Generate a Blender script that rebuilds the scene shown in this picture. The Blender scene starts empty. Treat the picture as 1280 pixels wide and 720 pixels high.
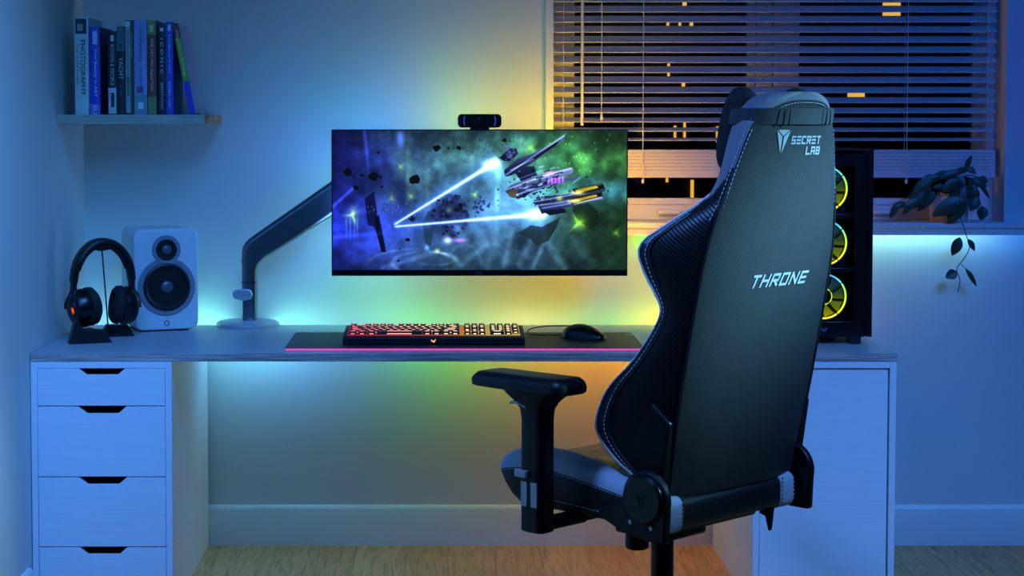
import bpy, bmesh, math, random
import numpy as np
from mathutils import Vector, Matrix
random.seed(7)
S = bpy.context.scene
COL = S.collection
PI = math.pi
R = math.radians

# ------------------------------------------------------------------ camera geometry
FPX, CX, CY = 2300.0, 560.0, 265.0
TH = math.atan(115 / 2300.0)
CAM = Vector((0, -5.626, 1.31))
def at(px, py, Y):
    """world point seen at a photo pixel on the depth plane Y (used to measure real positions)"""
    u = (px - CX) / FPX; v = -(py - CY) / FPX
    d = Vector((u, math.cos(TH) + v * math.sin(TH), -math.sin(TH) + v * math.cos(TH)))
    return CAM + d * ((Y - CAM.y) / d.y)

cd = bpy.data.cameras.new('camera'); cam = bpy.data.objects.new('camera', cd); COL.objects.link(cam)
cam.location = CAM; cam.rotation_euler = (PI / 2 - TH, 0, 0)
cd.sensor_width = 36; cd.lens = FPX / 1280 * 36
cd.shift_x = (640 - CX) / 1280; cd.shift_y = (CY - 360) / 1280
cd.clip_start = .05; cd.clip_end = 200
S.camera = cam
S.view_settings.view_transform = 'Standard'; S.view_settings.look = 'None'
S.view_settings.exposure = 0; S.view_settings.gamma = 1; S.view_settings.use_curve_mapping = False
try: S.cycles.use_denoising = True
except Exception: pass
try: S.cycles.max_bounces = 8; S.cycles.sample_clamp_indirect = 4
except Exception: pass

# ------------------------------------------------------------------ materials
def s2l(c):
    c = c / 255.0
    return c / 12.92 if c <= .04045 else ((c + .055) / 1.055) ** 2.4
def col(r, g, b): return (s2l(r), s2l(g), s2l(b), 1)
def nodes(name):
    m = bpy.data.materials.new(name); m.use_nodes = True
    nt = m.node_tree; nt.nodes.clear()
    out = nt.nodes.new('ShaderNodeOutputMaterial')
    return m, nt, out
def N(nt, t, **kw):
    n = nt.nodes.new(t)
    for k, v in kw.items(): setattr(n, k, v)
    return n
def ramp(nt, stops, interp='LINEAR'):
    r = N(nt, 'ShaderNodeValToRGB'); e = r.color_ramp.elements
    r.color_ramp.interpolation = interp
    while len(e) > 1: e.remove(e[0])
    e[0].position = stops[0][0]; e[0].color = stops[0][1]
    for p, c in stops[1:]:
        x = e.new(p); x.color = c
    return r
def pm(name, c, rough=.5, metal=0., ns=40., nv=.06, bump=0., bs=None, coat=0., spec=.5):
    """painted / plastic / leather / metal surface with a little procedural grain"""
    m, nt, out = nodes(name)
    b = N(nt, 'ShaderNodeBsdfPrincipled')
    tc = N(nt, 'ShaderNodeTexCoord'); no = N(nt, 'ShaderNodeTexNoise')
    no.inputs['Scale'].default_value = ns; no.inputs['Detail'].default_value = 4
    nt.links.new(tc.outputs['Object'], no.inputs['Vector'])
    lo = tuple(x * (1 - nv) for x in c[:3]) + (1,); hi = tuple(min(1, x * (1 + nv)) for x in c[:3]) + (1,)
    rp = ramp(nt, [(.3, lo), (.7, hi)])
    nt.links.new(no.outputs['Fac'], rp.inputs['Fac']); nt.links.new(rp.outputs['Color'], b.inputs['Base Color'])
    b.inputs['Roughness'].default_value = rough; b.inputs['Metallic'].default_value = metal
    b.inputs['Coat Weight'].default_value = coat; b.inputs['Specular IOR Level'].default_value = spec
    if bump:
        n2 = N(nt, 'ShaderNodeTexNoise'); n2.inputs['Scale'].default_value = bs or ns * 4; n2.inputs['Detail'].default_value = 3
        nt.links.new(tc.outputs['Object'], n2.inputs['Vector'])
        bp = N(nt, 'ShaderNodeBump'); bp.inputs['Strength'].default_value = bump; bp.inputs['Distance'].default_value = .002
        nt.links.new(n2.outputs['Fac'], bp.inputs['Height']); nt.links.new(bp.outputs['Normal'], b.inputs['Normal'])
    nt.links.new(b.outputs[0], out.inputs[0])
    return m
def em(name, c, st):
    m, nt, out = nodes(name)
    e = N(nt, 'ShaderNodeEmission'); e.inputs[0].default_value = c; e.inputs[1].default_value = st
    nt.links.new(e.outputs[0], out.inputs[0]); return m
def em_ramp(name, axis, a, b_, stops, st, coord='Object'):
    """LED light whose colour runs along one axis"""
    m, nt, out = nodes(name)
    if coord == 'Location':
        tc = N(nt, 'ShaderNodeObjectInfo'); src = tc.outputs['Location']
    else:
        tc = N(nt, 'ShaderNodeTexCoord'); src = tc.outputs['Object']
    sp = N(nt, 'ShaderNodeSeparateXYZ'); nt.links.new(src, sp.inputs[0])
    mr = N(nt, 'ShaderNodeMapRange'); mr.inputs[1].default_value = a; mr.inputs[2].default_value = b_
    nt.links.new(sp.outputs['XYZ'.index(axis)], mr.inputs[0])
    rp = ramp(nt, [((p - a) / (b_ - a), c) for p, c in stops])
    nt.links.new(mr.outputs[0], rp.inputs['Fac'])
    e = N(nt, 'ShaderNodeEmission'); e.inputs[1].default_value = st
    nt.links.new(rp.outputs['Color'], e.inputs[0]); nt.links.new(e.outputs[0], out.inputs[0])
    return m
def wood_floor():
    m, nt, out = nodes('oak_floor')
    b = N(nt, 'ShaderNodeBsdfPrincipled'); tc = N(nt, 'ShaderNodeTexCoord')
    mp = N(nt, 'ShaderNodeMapping'); mp.inputs['Rotation'].default_value = (0, 0, PI / 2)
    nt.links.new(tc.outputs['Object'], mp.inputs[0])
    br = N(nt, 'ShaderNodeTexBrick'); br.inputs['Scale'].default_value = 1
    br.inputs['Brick Width'].default_value = 1.3; br.inputs['Row Height'].default_value = .14
    br.inputs['Mortar Size'].default_value = .0018; br.offset = .37
    br.inputs['Color1'].default_value = col(214, 148, 82); br.inputs['Color2'].default_value = col(228, 168, 100)
    br.inputs['Mortar'].default_value = col(196, 134, 74)
    nt.links.new(mp.outputs[0], br.inputs['Vector'])
    m2 = N(nt, 'ShaderNodeMapping'); m2.inputs['Scale'].default_value = (26, 1.6, 1)
    nt.links.new(tc.outputs['Object'], m2.inputs[0])
    no = N(nt, 'ShaderNodeTexNoise'); no.inputs['Scale'].default_value = 2.6; no.inputs['Detail'].default_value = 8; no.inputs['Distortion'].default_value = 1.6
    nt.links.new(m2.outputs[0], no.inputs['Vector'])
    rp = ramp(nt, [(.3, (.32, .28, .25, 1)), (.5, (.8, .8, .8, 1)), (.72, (1.0, 1.0, 1.0, 1))])
    nt.links.new(no.outputs['Fac'], rp.inputs[0])
    mx = N(nt, 'ShaderNodeMix', data_type='RGBA', blend_type='MULTIPLY'); mx.inputs[0].default_value = .85
    nt.links.new(br.outputs['Color'], mx.inputs[6]); nt.links.new(rp.outputs[0], mx.inputs[7])
    nt.links.new(mx.outputs[2], b.inputs['Base Color']); b.inputs['Roughness'].default_value = .42
    nt.links.new(b.outputs[0], out.inputs[0]); return m
def grain(name, c1, c2, scale, rough=.45, ns=3., dist=.5, bump=.15):
    """streaky surface: board edge, brushed laminate, stacked layers"""
    m, nt, out = nodes(name)
    b = N(nt, 'ShaderNodeBsdfPrincipled'); tc = N(nt, 'ShaderNodeTexCoord')
    mp = N(nt, 'ShaderNodeMapping'); mp.inputs['Scale'].default_value = scale
    nt.links.new(tc.outputs['Object'], mp.inputs[0])
    no = N(nt, 'ShaderNodeTexNoise'); no.inputs['Scale'].default_value = ns; no.inputs['Detail'].default_value = 6; no.inputs['Distortion'].default_value = dist
    nt.links.new(mp.outputs[0], no.inputs['Vector'])
    rp = ramp(nt, [(.35, c1), (.65, c2)]); nt.links.new(no.outputs['Fac'], rp.inputs[0])
    nt.links.new(rp.outputs[0], b.inputs['Base Color']); b.inputs['Roughness'].default_value = rough
    bp = N(nt, 'ShaderNodeBump'); bp.inputs['Strength'].default_value = bump; bp.inputs['Distance'].default_value = .001
    nt.links.new(no.outputs['Fac'], bp.inputs['Height']); nt.links.new(bp.outputs[0], b.inputs['Normal'])
    nt.links.new(b.outputs[0], out.inputs[0]); return m
def carbon():
    m, nt, out = nodes('carbon_weave_leather')
    b = N(nt, 'ShaderNodeBsdfPrincipled'); tc = N(nt, 'ShaderNodeTexCoord')
    mp = N(nt, 'ShaderNodeMapping'); mp.inputs['Rotation'].default_value = (R(-38), 0, 0)
    nt.links.new(tc.outputs['Object'], mp.inputs[0])
    w = N(nt, 'ShaderNodeTexWave', wave_type='BANDS', bands_direction='Z'); w.inputs['Scale'].default_value = 46; w.inputs['Distortion'].default_value = .3
    nt.links.new(mp.outputs[0], w.inputs['Vector'])
    rp = ramp(nt, [(.3, col(13, 13, 15)), (.7, col(21, 22, 24))]); nt.links.new(w.outputs['Fac'], rp.inputs[0])
    nt.links.new(rp.outputs[0], b.inputs['Base Color']); b.inputs['Roughness'].default_value = .42
    bp = N(nt, 'ShaderNodeBump'); bp.inputs['Strength'].default_value = .22; bp.inputs['Distance'].default_value = .002
    nt.links.new(w.outputs['Fac'], bp.inputs['Height']); nt.links.new(bp.outputs[0], b.inputs['Normal'])
    nt.links.new(b.outputs[0], out.inputs[0]); return m
def glass():
    m, nt, out = nodes('window_glass')
    t = N(nt, 'ShaderNodeBsdfTransparent'); t.inputs[0].default_value = (.93, .95, .96, 1)
    g = N(nt, 'ShaderNodeBsdfGlossy'); g.inputs['Roughness'].default_value = .02
    fr = N(nt, 'ShaderNodeFresnel'); fr.inputs[0].default_value = 1.4
    mx = N(nt, 'ShaderNodeMixShader')
    nt.links.new(fr.outputs[0], mx.inputs[0]); nt.links.new(t.outputs[0], mx.inputs[1]); nt.links.new(g.outputs[0], mx.inputs[2])
    nt.links.new(mx.outputs[0], out.inputs[0]); return m

M = {}
SILL_P, DESK_P, MON_T, MON_B, MON_L, MON_R = 28., 10., 36., 4., 7., 26.   # LED strip strengths
M['wall'] = pm('wall_paint', col(214, 214, 212), .75, 0, 3, .015, .08, 260)
M['ceil'] = pm('ceiling_paint', col(225, 225, 223), .8, 0, 3, .02)
M['dwall'] = pm('low_bounce_wall', col(92, 94, 104), .8, 0, 3, .02)  # unseen walls and ceiling toned dark to cut stray light bounce
M['floor'] = wood_floor()
M['trim'] = pm('white_trim_gloss', col(222, 222, 220), .35, 0, 8, .02)
M['cab'] = grain('white_cabinet_board', col(229, 230, 232), col(234, 235, 236), (3, 3, 60), .42, 3., .3, .06)
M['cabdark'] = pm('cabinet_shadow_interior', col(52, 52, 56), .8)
M['desk'] = pm('grey_laminate', col(164, 166, 170), .4, 0, 60, .04, .05)
M['ply'] = grain('plywood_edge', col(116, 102, 96), col(204, 190, 182), (2.5, 2.5, 190), .6, 2.2, .6)
M['shelfw'] = grain('pale_shelf_board', col(160, 154, 138), col(186, 180, 164), (3, 3, 80), .55)
M['shelfe'] = grain('shelf_end_grain', col(150, 92, 50), col(196, 140, 86), (30, 4, 30), .6)
M['blk'] = pm('black_plastic', col(15, 15, 17), .42, 0, 60, .1, .05)
M['blks'] = pm('black_satin_plastic', col(13, 13, 15), .28, 0, 60, .1)
M['blkm'] = pm('black_powder_metal', col(18, 18, 20), .38, .4, 80, .1)
M['leather'] = pm('black_leather', col(34, 35, 38), .45, 0, 60, .1, .25, 420)
M['leatherb'] = pm('black_brushed_leather', col(50, 52, 55), .46, 0, 30, .12, .25, 380)
M['ash'] = pm('ash_grey_leather', col(212, 214, 222), .5, 0, 60, .06, .25, 420)
M['ashd'] = pm('dimmed_ash_leather', col(128, 130, 138), .5, 0, 60, .06, .25, 420)  # darker copy of the ash leather so the head band looks less lit
M['thread'] = pm('pale_thread', col(226, 228, 232), .7)
M['logo'] = pm('pale_embroidery', col(176, 182, 186), .6, 0, 300, .08)
M['velour'] = pm('black_velour', col(22, 22, 26), .8, 0, 90, .15, .2)
M['strap'] = pm('woven_strap', col(58, 60, 66), .7, 0, 200, .15, .3, 600)
M['chrome'] = pm('polished_aluminium', col(190, 192, 198), .16, 1., 60, .03)
M['dchrome'] = pm('dark_polished_metal', col(122, 126, 138), .3, 1., 60, .04)
M['silver'] = pm('brushed_silver', col(196, 198, 204), .34, .6, 90, .05)
M['carbon'] = carbon()
M['glass'] = glass()
M['spk'] = pm('white_speaker_lacquer', col(218, 219, 222), .4, 0, 30, .02)
M['spkr'] = pm('grey_speaker_trim', col(140, 141, 150), .4, 0, 60, .04)
M['cone'] = pm('black_speaker_cone', col(14, 14, 16), .45, 0, 60, .1)
M['dome'] = pm('grey_dome', col(92, 92, 104), .35, .2, 60, .05)
M['blind'] = pm('white_blind_slat', col(206, 206, 204), .42, 0, 30, .03)
M['cord'] = pm('white_cord', col(220, 218, 210), .7)
M['pot'] = pm('pink_white_pot', col(206, 186, 180), .6, 0, 40, .06, .1)
M['soil'] = pm('potting_soil', col(46, 34, 26), .9, 0, 90, .3, .6, 200)
M['leaf'] = pm('dark_leaf', col(44, 66, 46), .42, 0, 22, .25, .15)
M['stem'] = pm('plant_stem', col(70, 76, 50), .6)
M['outw'] = pm('night_building_render', col(28, 27, 30), .9)
M['ground'] = pm('night_ground', col(18, 18, 20), .9)
M['warmwin'] = em('warm_lit_window', col(255, 190, 60), 1.0)
M['matt'] = pm('black_desk_mat_cloth', col(38, 39, 41), .55, 0, 300, .1, .1, 900)
M['pages'] = grain('book_pages', col(190, 186, 172), col(214, 210, 198), (60, 60, 2), .8, 4)

# ------------------------------------------------------------------ mesh helpers
def box(bm, x0, x1, y0, y1, z0, z1, mi=0):
    v = [bm.verts.new(p) for p in ((x0, y0, z0), (x1, y0, z0), (x1, y1, z0), (x0, y1, z0), (x0, y0, z1), (x1, y0, z1), (x1, y1, z1), (x0, y1, z1))]
    fs = [(3, 2, 1, 0), (4, 5, 6, 7), (0, 1, 5, 4), (1, 2, 6, 5), (2, 3, 7, 6), (3, 0, 4, 7)]
    r = []
    for f in fs:
        q = bm.faces.new([v[i] for i in f]); q.material_index = mi; r.append(q)
    return r   # bottom, top, front(-y), right, back, left
def prism(bm, poly, axis, a, b, mi=0, tf=None):
    """extrude a 2-D outline along an axis; poly is (u,v) with axis x:(y,z) y:(x,z) z:(x,y)"""
    def p3(u, v, w):
        q = {'x': (w, u, v), 'y': (u, w, v), 'z': (u, v, w)}[axis]
        return tf @ Vector(q) if tf else q
    A = [bm.verts.new(p3(u, v, a)) for u, v in poly]; B = [bm.verts.new(p3(u, v, b)) for u, v in poly]
    n = len(poly); fs = []
    fs.append(bm.faces.new(A)); fs.append(bm.faces.new(B[::-1]))
    for i in range(n): fs.append(bm.faces.new((A[i], B[i], B[(i + 1) % n], A[(i + 1) % n])))
    for f in fs: f.material_index = mi
    return fs
def loft(bm, rings, cap=True, mi=0, closed=True, mfun=None):
    vs = [[bm.verts.new(p) for p in r] for r in rings]
    n = len(rings[0])
    for i in range(len(vs) - 1):
        for j in range(n if closed else n - 1):
            k = (j + 1) % n
            try: f = bm.faces.new((vs[i][j], vs[i][k], vs[i + 1][k], vs[i + 1][j]))
            except ValueError: continue
            f.material_index = mfun(i, j) if mfun else mi
    if cap and closed:
        for r in (vs[0][::-1], vs[-1]):
            f = bm.faces.new(r); f.material_index = mi
    return vs
def ring_xf(c, u, v, r1, r2, n):
    return [c + u * (math.cos(2 * PI * i / n) * r1) + v * (math.sin(2 * PI * i / n) * r2) for i in range(n)]
def tube(bm, pts, r, n=8, mi=0, flat=None):
    pts = [Vector(p) for p in pts]; rings = []
    up = Vector((0, 0, 1)); pu = None
    for i, p in enumerate(pts):
        t = (pts[min(i + 1, len(pts) - 1)] - pts[max(i - 1, 0)])
        t = t.normalized() if t.length > 1e-9 else Vector((0, 0, 1))
        if pu is None: pu = t.orthogonal().normalized()
        u = (pu - t * pu.dot(t)); u = u.normalized() if u.length > 1e-6 else t.orthogonal().normalized()
        pu = u; v = t.cross(u)
        rr = r[i] if isinstance(r, (list, tuple)) else r
        rings.append(ring_xf(p, u, v, rr, rr, n))
    loft(bm, rings, True, mi)
def cyl(bm, c0, c1, r, n=24, mi=0): tube(bm, [c0, c1], r, n, mi)
def lathe(bm, prof, axis='z', c=(0, 0, 0), n=40, mi=0, mis=None, cap=True):
    """profile [(radius, height)] turned about an axis through c"""
    c = Vector(c); rings = []
    for r, h in prof:
        r = max(r, 1e-5); ring = []
        for i in range(n):
            a = 2 * PI * i / n; p, q = math.cos(a) * r, math.sin(a) * r
            ring.append(c + Vector({'z': (p, q, h), 'y': (p, h, -q), 'x': (h, p, q)}[axis]))
        rings.append(ring)
    loft(bm, rings, cap, mi, True, (lambda i, j: mis[i]) if mis else None)
def rrect(x0, x1, y0, y1, r, n=6):
    o = []
    for cx, cy, a0 in ((x1 - r, y1 - r, 0), (x0 + r, y1 - r, 90), (x0 + r, y0 + r, 180), (x1 - r, y0 + r, 270)):
        for i in range(n + 1):
            a = R(a0 + 90 * i / n); o.append((cx + r * math.cos(a), cy + r * math.sin(a)))
    return o
def cat(pts, k=8):
    """smooth curve through points"""
    P = [Vector(p) for p in pts]; o = []
    for i in range(len(P) - 1):
        a, b, c, d = P[max(i - 1, 0)], P[i], P[i + 1], P[min(i + 2, len(P) - 1)]
        for j in range(k):
            t = j / k
            o.append(.5 * ((2 * b) + (c - a) * t + (2 * a - 5 * b + 4 * c - d) * t * t + (3 * b - a - 3 * c + d) * t ** 3))
    o.append(P[-1]); return o
def dashes(bm, pts, dash=.006, gap=.0035, r=.0009):
    P = [Vector(p) for p in pts]; L = [0]
    for a, b in zip(P, P[1:]): L.append(L[-1] + (b - a).length)
    def pos(s):
        for i in range(len(L) - 1):
            if L[i + 1] >= s: return P[i].lerp(P[i + 1], (s - L[i]) / max(L[i + 1] - L[i], 1e-9))
        return P[-1]
    s = 0
    while s + dash < L[-1]:
        tube(bm, [pos(s), pos(s + dash)], r, 5); s += dash + gap
def obj(name, bm, mats, parent=None, bevel=0., seg=2, ang=35, smooth=True):
    me = bpy.data.meshes.new(name)
    bmesh.ops.recalc_face_normals(bm, faces=bm.faces)
    bm.to_mesh(me); bm.free()
    for m in (mats if isinstance(mats, (list, tuple)) else [mats]): me.materials.append(m)
    if smooth:
        me.polygons.foreach_set('use_smooth', [True] * len(me.polygons)); me.set_sharp_from_angle(angle=R(ang))
    o = bpy.data.objects.new(name, me); COL.objects.link(o)
    if parent: o.parent = parent
    if bevel:
        md = o.modifiers.new('bevel', 'BEVEL'); md.width = bevel; md.segments = seg; md.limit_method = 'ANGLE'; md.angle_limit = R(30)
    return o
def B(): return bmesh.new()
def tag(o, label, cat_, group=None):
    o['label'] = label; o['category'] = cat_
    if group: o['group'] = group
    return o
def thing(name, label, cat_, loc=(0, 0, 0), rz=0., group=None):
    o = bpy.data.objects.new(name, None); COL.objects.link(o); o.empty_display_size = .05
    o.location = loc; o.rotation_euler = (0, 0, rz)
    return tag(o, label, cat_, group)
def struct(o): o['kind'] = 'structure'; return o
def text(name, body, mat, parent, tf, w=None, h=None, shear=0., ext=.0004):
    """lettering as a real thin mesh fitted into a w x h box, centred; tf places the (x,y) text plane"""
    cu = bpy.data.curves.new(name, 'FONT'); cu.body = body; cu.size = 1; cu.extrude = 0; cu.resolution_u = 3
    ob = bpy.data.objects.new(name, cu); COL.objects.link(ob)
    dg = bpy.context.evaluated_depsgraph_get(); me = bpy.data.meshes.new_from_object(ob.evaluated_get(dg))
    bpy.data.objects.remove(ob); me.name = name
    co = np.zeros(len(me.vertices) * 3); me.vertices.foreach_get('co', co); co = co.reshape(-1, 3)
    mn, mx = co.min(0), co.max(0); sz = mx - mn
    sx = w / sz[0] if w else h / sz[1]; sy = h / sz[1] if h else sx
    co = (co - (mn + mx) / 2) * np.array([sx, sy, 1]); co[:, 0] += shear * co[:, 1]
    for i, v in enumerate(me.vertices): v.co = tf @ Vector(co[i])
    me.materials.clear(); me.materials.append(mat)
    o = bpy.data.objects.new(name, me); COL.objects.link(o); o.parent = parent
    return o
GL = {'T': [[(0, 1), (1, 1)], [(.5, 1), (.5, 0)]], 'H': [[(0, 0), (0, 1)], [(1, 0), (1, 1)], [(0, .5), (1, .5)]],
      'R': [[(0, 0), (0, 1), (1, 1), (1, .45), (0, .45)], [(.45, .45), (1, 0)]], 'O': [[(0, 0), (0, 1), (1, 1), (1, 0), (0, 0)]],
      'N': [[(0, 0), (0, 1), (1, 0), (1, 1)]], 'E': [[(1, 1), (0, 1), (0, 0), (1, 0)], [(0, .5), (.9, .5)]],
      'S': [[(1, 1), (0, 1), (0, .5), (1, .5), (1, 0), (0, 0)]], '3': [[(0, 1), (1, 1)], [(0, .5), (1, .5)], [(0, 0), (1, 0)]],
      'C': [[(1, 1), (0, 1), (0, 0), (1, 0)]], 'L': [[(0, 1), (0, 0), (1, 0)]], 'A': [[(0, 0), (0, 1), (1, 1), (1, 0)], [(0, .42), (1, .42)]],
      'B': [[(0, 0), (0, 1), (.9, 1), (1, .5), (1, 0), (0, 0)], [(0, .52), (1, .52)]]}
def strokes(bm, word, x0, x1, z0, z1, th, put, gap=.32, shear=0.):
    """angular stencil-like lettering; put(x,z) -> 3-D point on the carrying surface"""
    n = len(word); w = (x1 - x0) / (n + gap * (n - 1)); h = z1 - z0
    for i, ch in enumerate(word):
        ox = x0 + i * w * (1 + gap)
        for pl in GL[ch]:
            for (a, b), (c, d) in zip(pl, pl[1:]):
                p = Vector((ox + th / 2 + a * (w - th), z0 + th / 2 + b * (h - th))); q = Vector((ox + th / 2 + c * (w - th), z0 + th / 2 + d * (h - th)))
                t = (q - p).normalized(); nrm = Vector((-t.y, t.x)) * th / 2; p = p - t * th / 2; q = q + t * th / 2
                vs = [p + nrm, q + nrm, q - nrm, p - nrm]
                vs = [put(v.x + shear * (v.y - z0), v.y) for v in vs]
                bm.faces.new([bm.verts.new(v) for v in vs])

# ================================================================== THE ROOM
bm = B(); box(bm, -1.3, 3.1, -6.6, .2, -.06, 0); struct(obj('floor', bm, M['floor']))
bm = B(); box(bm, -1.3, 3.1, -6.6, .2, 2.5, 2.56); struct(obj('ceiling', bm, M['dwall']))
bm = B(); box(bm, -1.25, -1.113, -6.5, 0, 0, 2.5); struct(obj('wall_left', bm, M['wall']))
bm = B(); box(bm, 2.9, 3.04, -6.5, 0, 0, 2.5); struct(obj('wall_right', bm, M['dwall']))
bm = B(); box(bm, -1.113, 2.9, -6.6, -6.5, 0, 2.5); struct(obj('wall_front', bm, M['dwall']))
WX0, WX1, WZ0, WZ1 = .321, 1.702, .962, 2.2
bm = B()
box(bm, -1.25, WX0, 0, .2, 0, 2.5); box(bm, WX1, 3.04, 0, .2, 0, 2.5)
box(bm, WX0, WX1, 0, .2, 0, WZ0); box(bm, WX0, WX1, 0, .2, WZ1, 2.5)
struct(obj('wall_back', bm, M['wall']))
def skirting(name, p0, p1, horiz):
    bm = B(); prof = [(0, 0), (-.014, 0), (-.014, .112), (-.010, .120), (-.004, .1245), (0, .1245)]
    if horiz: prism(bm, prof, 'x', p0, p1)
    else: prism(bm, [(-1.113 - u, v) for u, v in prof], 'y', p0, p1)
    return struct(obj(name, bm, M['trim']))
skirting('baseboard_back', -1.09, 2.9, True)
skirting('baseboard_left', -6.5, -.80, False)
bm = B(); box(bm, .297, WX0, -.014, 0, .998, 2.22); box(bm, .297, 1.72, -.014, 0, 2.2, 2.224)
struct(obj('trim_1', bm, M['trim'], bevel=.002))

# window: casements, mullion, panes, handles, sill board
win = thing('window_1', 'white wide window with two casements behind a slatted blind', 'window', (0, 0, 0))
struct(win)
bm = B()
for x0, x1 in ((WX0, .393), (.933, .955), (.958, 1.008), (1.012, 1.092), (1.635, WX1)): box(bm, x0, x1, .11, .16, .998, WZ1)
for x0, x1 in ((.393, .933), (1.092, 1.635)):
    box(bm, x0, x1, .11, .16, .998, 1.066); box(bm, x0, x1, .11, .16, 2.14, WZ1)
    box(bm, x0, x1, .104, .11, 1.046, 1.054)
obj('window_frame', bm, M['trim'], win, bevel=.003)
for x0, x1 in ((.393, .933), (1.092, 1.635)):
    bm = B(); box(bm, x0, x1, .132, .138, 1.066, 2.14); obj('pane', bm, M['glass'], win)
for hx in (at(833, 267, .09).x, at(1103, 267, .09).x):
    bm = B(); box(bm, hx - .025, hx + .025, .098, .11, 1.012, 1.034); box(bm, hx - .03, hx + .045, .084, .098, 1.017, 1.031)
    obj('handle', bm, M['trim'], win, bevel=.005, seg=3)
bm = B()
prism(bm, [(.11, .998), (-.056, .998), (-.062, .993), (-.062, .985), (-.056, .980), (-.052, .978), (-.052, .961), (-.046, .961), (-.046, .972), (-.001, .972), (-.001, .963), (.11, .963)], 'x', .322, 1.701)
prism(bm, [(0, .998), (-.056, .998), (-.062, .993), (-.062, .985), (-.056, .980), (-.052, .978), (-.052, .961), (-.046, .961), (-.046, .972), (0, .972)], 'x', .24, .322)
prism(bm, [(0, .998), (-.056, .998), (-.062, .993), (-.062, .985), (-.056, .980), (-.052, .978), (-.052, .961), (-.046, .961), (-.046, .972), (0, .972)], 'x', 1.701, 2.05)
obj('window_sill', bm, M['trim'], win)
sill_led = em_ramp('sill_led_light', 'X', .5, 1.75, [(.5, col(120, 255, 60)), (.72, col(90, 255, 120)), (1.0, col(90, 240, 235)), (1.3, col(90, 225, 255)), (1.55, col(70, 160, 255)), (1.72, col(40, 90, 255))], SILL_P)
bm = B(); box(bm, .58, 1.79, -.043, -.032, .969, .9718); obj('led_strip', bm, sill_led, win)

# night outside: ground and a dark block with a few lit windows
bm = B(); box(bm, -20, 30, .6, 30, -.1, -.02); struct(obj('ground', bm, M['ground']))
bl = thing('apartment_building', 'dark apartment block in the night outside with a few small yellow lit windows', 'building', (4, 12, -.02))
bm = B()
box(bm, -6, 6, .06, 6, 0, 7)
for k in range(4): box(bm, -6, 6, 0, .06, 1.0 + 1.7 * k, 1.06 + 1.7 * k)
obj('facade', bm, M['outw'], bl)
for x0, y0, x1, y1 in ((1105, 3, 1127, 20), (1061, 112, 1082, 123), (843, 157, 846, 175), (855, 153, 858, 172), (896, 158, 906, 178), (864, 225, 868, 249), (833, 221, 836, 228),
                       (834, 27, 837, 35), (849, 27, 852, 35), (863, 27, 867, 35), (854, 2, 859, 10), (835, 79, 838, 96), (853, 103, 857, 111)):
    p = at(x0, y1, 12) - Vector((4, 12, -.02)); q = at(x1, y0, 12) - Vector((4, 12, -.02))
    bm = B(); box(bm, p.x, q.x, .035, .06, p.z, q.z); obj('lit_window', bm, M['warmwin'], bl)

# venetian blind
bd = thing('venetian_blind', 'white slatted venetian blind half lowered in the window recess', 'blind', (0, .05, 2.19))
bm = B()
zz = []; z = 1.246
for k in range(31):
    tl = [9, 14, 18, 22, 24, 26][k] if k < 6 else 27 + min(3, (k - 6) * .3)
    zz.append((z, tl)); z += .0283 if k < 3 else .0309
    if z > 2.14: break
for z0, tl in zz:
    c, s = math.cos(R(tl)), math.sin(R(tl)); pr = []
    for i in range(7):
        u = i / 6; pr.append((u * .042, .0016 * math.sin(PI * u) + .0026))
    for i in range(6, -1, -1):
        u = i / 6; pr.append((u * .042, .0016 * math.sin(PI * u)))
    prism(bm, [(-.006 + u * c - v * s, z0 - 2.19 + u * s + v * c) for u, v in pr], 'x', .3275, 1.686)
obj('slats', bm, M['blind'], bd)
bm = B()
prof = [(-.006, -1.0575), (-.006, -1.0345)]
for k in range(6):
    zc = -1.0345 + k * .0105
    prof += [(-.0035, zc + .001), (-.006, zc + .0025), (-.006, zc + .0098)]
prof += [(.034, -.9712), (.036, -1.0575)]
prism(bm, prof, 'x', .3275, 1.6865); obj('bottom_rail', bm, M['blind'], bd)
bm = B(); box(bm, .325, 1.69, -.015, .045, -.05, 0); obj('head_rail', bm, M['blind'], bd, bevel=.003)
for px in (704, 804, 1134, 1234):
    x = at(px, 100, .044).x; bm = B()
    zb = -1.075 if px in (804, 1134) else -1.03
    tube(bm, [(x, -.011, -.04), (x, -.011, zb)], .0011, 6); tube(bm, [(x + .004, .038, -.04), (x + .004, .038, -1.0)], .0009, 6)
    for z0, tl in zz:
        tube(bm, [(x, -.011, z0 - 2.191), (x + .004, .038, z0 - 2.186 + .02)], .0007, 4)
    if px in (804, 1134):
        tube(bm, [(x + .004, -.011, -1.06), (x + .007, -.0125, -1.04), (x + .002, -.012, -1.02)], .0012, 6)
        lathe(bm, [(.002, -1.062), (.0045, -1.064), (.0045, -1.072), (.002, -1.076)], 'z', (x, -.011, 0), 12)
    obj('ladder_cord', bm, M['cord'], bd)
x = at(752, 100, .03).x; zt = at(752, 150, .03).z - 2.19
bm = B(); tube(bm, [(x, -.022, -.05), (x, -.022, zt + .02)], .0013, 6); lathe(bm, [(.0012, zt + .025), (.003, zt + .02), (.0055, zt + .002), (.003, zt)], 'z', (x, -.022, 0), 12)
obj('pull_cord', bm, M['cord'], bd)
x = at(727.5, 100, .03).x; zt = at(727, 157, .03).z - 2.19
bm = B(); tube(bm, [(x, -.026, -.05), (x, -.026, zt)], .0048, 6); obj('tilt_wand', bm, M['cord'], bd)

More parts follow.
